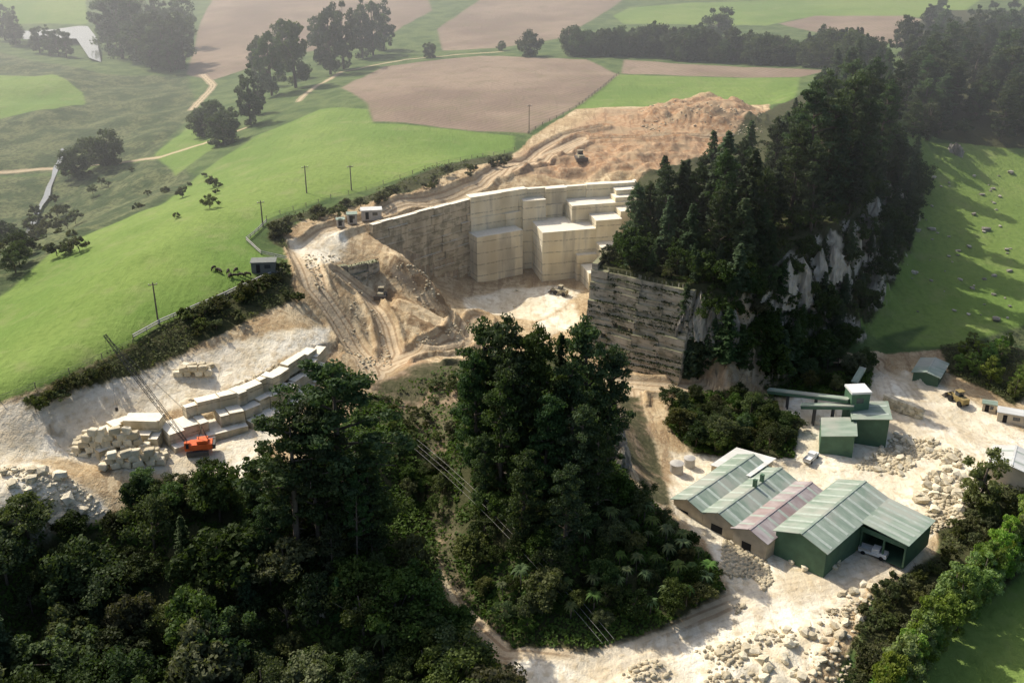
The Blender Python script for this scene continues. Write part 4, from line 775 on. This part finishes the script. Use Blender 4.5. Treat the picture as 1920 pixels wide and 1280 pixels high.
# ---------- cattle ----------
cowM=simple('cattle_hide',(.045,.03,.02),.8,.4,1)
cv=[(-1.0,0,1.15),(-.45,0,1.12),(.1,0,1.1),(.65,0,1.15),(.95,0,1.15),(1.25,0,.8),(1.45,0,.35),(1.6,0,.15),
 (-.95,.22,.7),(-1.05,.24,.42),(-1.0,.24,.0),(-.95,-.22,.7),(-1.05,-.24,.42),(-1.0,-.24,.0),(.7,.2,.65),(.72,.22,.35),(.7,.22,.0),(.7,-.2,.65),(.72,-.22,.35),(.7,-.22,.0),(-1.2,0,.85),(-1.22,0,.5)]
ce=[(0,1),(1,2),(2,3),(3,4),(4,5),(5,6),(6,7),(0,8),(8,9),(9,10),(0,11),(11,12),(12,13),(3,14),(14,15),(15,16),(3,17),(17,18),(18,19),(0,20),(20,21)]
cr_=[.3,.38,.4,.34,.24,.17,.14,.09,.14,.07,.05,.14,.07,.05,.11,.07,.05,.11,.07,.05,.04,.03]
cme=bpy.data.meshes.new('cow'); cme.from_pydata(cv,ce,[]); cme.materials.append(cowM)
for i in range(9):
    px=random.uniform(400,470); py=random.uniform(506,522); q=G(px,py); o=ob('cow',cme,loc=(q[0],q[1],q[2]),rot=random.uniform(0,6.28),label='dark cow grazing on the green hill paddock',cat='cow',group='cattle grazing on the hill',sc=.75)
    o.modifiers.new('skin','SKIN')
    if i==0:
        for k,v in enumerate(cme.skin_vertices[0].data): v.radius=(cr_[k],cr_[k]); v.use_root=(k==2)
    o.modifiers.new('subdivision','SUBSURF').render_levels=1
# ---------- poles, fences, wires ----------
def pole(px,py,top):
    X_,Y_,Z_=G(px,py); h=(py-top)/F*depth(X_,Y_,Z_)/.93; e=empty('utility_pole',(X_,Y_,Z_),.4,'tall timber utility pole with crossarm in the paddock','utility pole','utility poles')
    V,Fc=tubes([([(0,0,-.5),(0,0,h)],[.2,.13])],8); child(e,'post',V,Fc,M_wood); boxpart(e,'crossarm',M_wood,(-.9,.9,-.08,.08,h-.6,h-.42)); boxpart(e,'insulator',M_wht,(-.85,-.75,-.05,.05,h-.42,h-.2),(.75,.85,-.05,.05,h-.42,h-.2))
for a in [(297,607,530),(493,425,378),(575,362,313),(659,357,312),(992,250,200)]: pole(*a)
def fence(name,pts,step,h,mat,rails,label,rw=.06,pw=.08):
    P=[G(*q) for q in pts]; posts=[]
    for i in range(len(P)-1):
        L=math.dist(P[i][:2],P[i+1][:2]); k=max(1,int(L/step))
        for j in range(k): posts.append((P[i][0]+(P[i+1][0]-P[i][0])*j/k,P[i][1]+(P[i+1][1]-P[i][1])*j/k))
    posts.append(P[-1][:2]); A=np.array(posts); Z=H(A[:,0],A[:,1]); e=empty(name,(A[0,0],A[0,1],Z[0]),0,label,'fence'); o_=Vector((A[0,0],A[0,1],Z[0]))
    VV,FF=tubes([([Vector((a,b,c_-.3))-o_,Vector((a,b,c_+h))-o_],[pw,pw]) for (a,b),c_ in zip(A,Z)],5); child(e,'posts',VV,FF,M_wood)
    for r in rails: VV,FF=tubes([([Vector((a,b,c_+r))-o_ for (a,b),c_ in zip(A,Z)],[rw]*len(A))],5); child(e,'rail',VV,FF,mat)
fence('rail_fence',[(250,636),(300,608),(400,566),(450,543),(530,510)],3,1.1,M_conc,(.5,1.),'pale rail fence along the paddock rim',rw=.16)
fence('rail_fence',[(500,418),(462,452),(490,478),(545,490)],3,1.1,M_conc,(.5,1.),'pale rail fence curving round the paddock corner',rw=.12)
fence('wire_fence',[(500,412),(620,372),(750,335),(965,282)],5,1.2,M_steel,(.6,1.1),'post and wire fence along the paddock edge',rw=.03,pw=.09)
fence('wire_fence',[(0,752),(130,700),(250,645)],5,1.2,M_steel,(.6,1.1),'post and wire fence above the scrub bank',rw=.03,pw=.09)
fence('wire_fence',[(990,252),(1080,203),(1160,140)],6,1.2,M_steel,(.6,1.1),'post and wire fence between two fields',rw=.05,pw=.12)
a=G(775,900); b=G(1140,1215)
for i in range(3):
    pts=[]; off=(i-1)*1.0
    for k in range(21):
        t=k/20; pts.append((a[0]*(1-t)+b[0]*t+off,a[1]*(1-t)+b[1]*t+off*.5,(a[2]+9)*(1-t)+(b[2]+1.5)*t+8*t*(1-t)))
    V,Fc=tubes([(pts,[.022]*21)],4); o=mk('power_cable',V,Fc,M_conc); o['label']='thin sagging overhead power cable above the bush'; o['category']='cable'; o['group']='overhead power cables'
lk=GP([(45,72),(100,66),(148,52),(165,52),(182,80),(190,118),(168,114),(145,84),(100,86),(45,88)]); zl=max(Hs(*q) for q in lk)+.3
mk('lake',[(a_,b_,zl) for a_,b_ in lk],[list(range(len(lk)))],Mw,kind='structure')
st=GP([(118,280),(112,305),(105,318),(100,335),(92,352),(88,370),(76,388),(68,405),(62,425),(50,440),(42,455),(30,470)]); V=[]
for i,(a_,b_) in enumerate(st):
    d=.7+.25*(i%3); zz=max(Hs(a_-d,b_),Hs(a_+d,b_),Hs(a_,b_))+.35+max(0,float(vn(np.array(a_),np.array(b_),22.)))*4; V+=[(a_-d,b_,zz),(a_+d,b_,zz)]
Fc=[(2*i,2*i+1,2*i+3,2*i+2) for i in range(len(st)-1)]; mk('stream',V,Fc,Mw,kind='structure')
# ---------- light, camera ----------
w=bpy.data.worlds.new('World'); bpy.context.scene.world=w; w.use_nodes=True; nt=w.node_tree; bg=nt.nodes['Background']; sk=nt.nodes.new('ShaderNodeTexSky'); sk.sky_type='NISHITA'; sk.sun_disc=False
AZ=math.radians(-50); EL=math.radians(46); sk.sun_elevation=EL; sk.sun_rotation=AZ; sk.air_density=1.0; sk.dust_density=4; nt.links.new(sk.outputs[0],bg.inputs[0]); bg.inputs[1].default_value=.15
sd=Vector((math.sin(AZ)*math.cos(EL),math.cos(AZ)*math.cos(EL),math.sin(EL)))
l=bpy.data.lights.new('sun','SUN'); l.energy=5; l.angle=math.radians(.5); l.color=(1,.94,.83); lo=bpy.data.objects.new('sun',l); col.objects.link(lo); lo.rotation_euler=(-sd).to_track_quat('-Z','Y').to_euler(); lo.location=(0,200,200)
hz=bpy.data.materials.new('haze'); hz.use_nodes=True; ht=hz.node_tree; ht.nodes.clear(); ho=ht.nodes.new('ShaderNodeOutputMaterial'); vs=ht.nodes.new('ShaderNodeVolumeScatter'); vs.inputs['Color'].default_value=(.94,.97,1,1); vs.inputs['Density'].default_value=.00068; vs.inputs['Anisotropy'].default_value=.45; ht.links.new(vs.outputs[0],ho.inputs['Volume'])
V=[];Fc=[]; bx(V,Fc,-4000,4000,230,8500,-60,160); o=mk('haze',V,Fc,hz,kind='structure')
cam=bpy.data.cameras.new('camera'); co=bpy.data.objects.new('camera',cam); col.objects.link(co); co.location=(0,0,CAMZ); co.rotation_euler=(math.radians(90)-PITCH,0,0); cam.sensor_width=36; cam.lens=36*F/1920; cam.clip_end=20000; cam.clip_start=1
bpy.context.scene.camera=co; bpy.context.scene.view_settings.view_transform='Standard'; bpy.context.scene.view_settings.look='None'
print('COUNTS',cnt,nb)
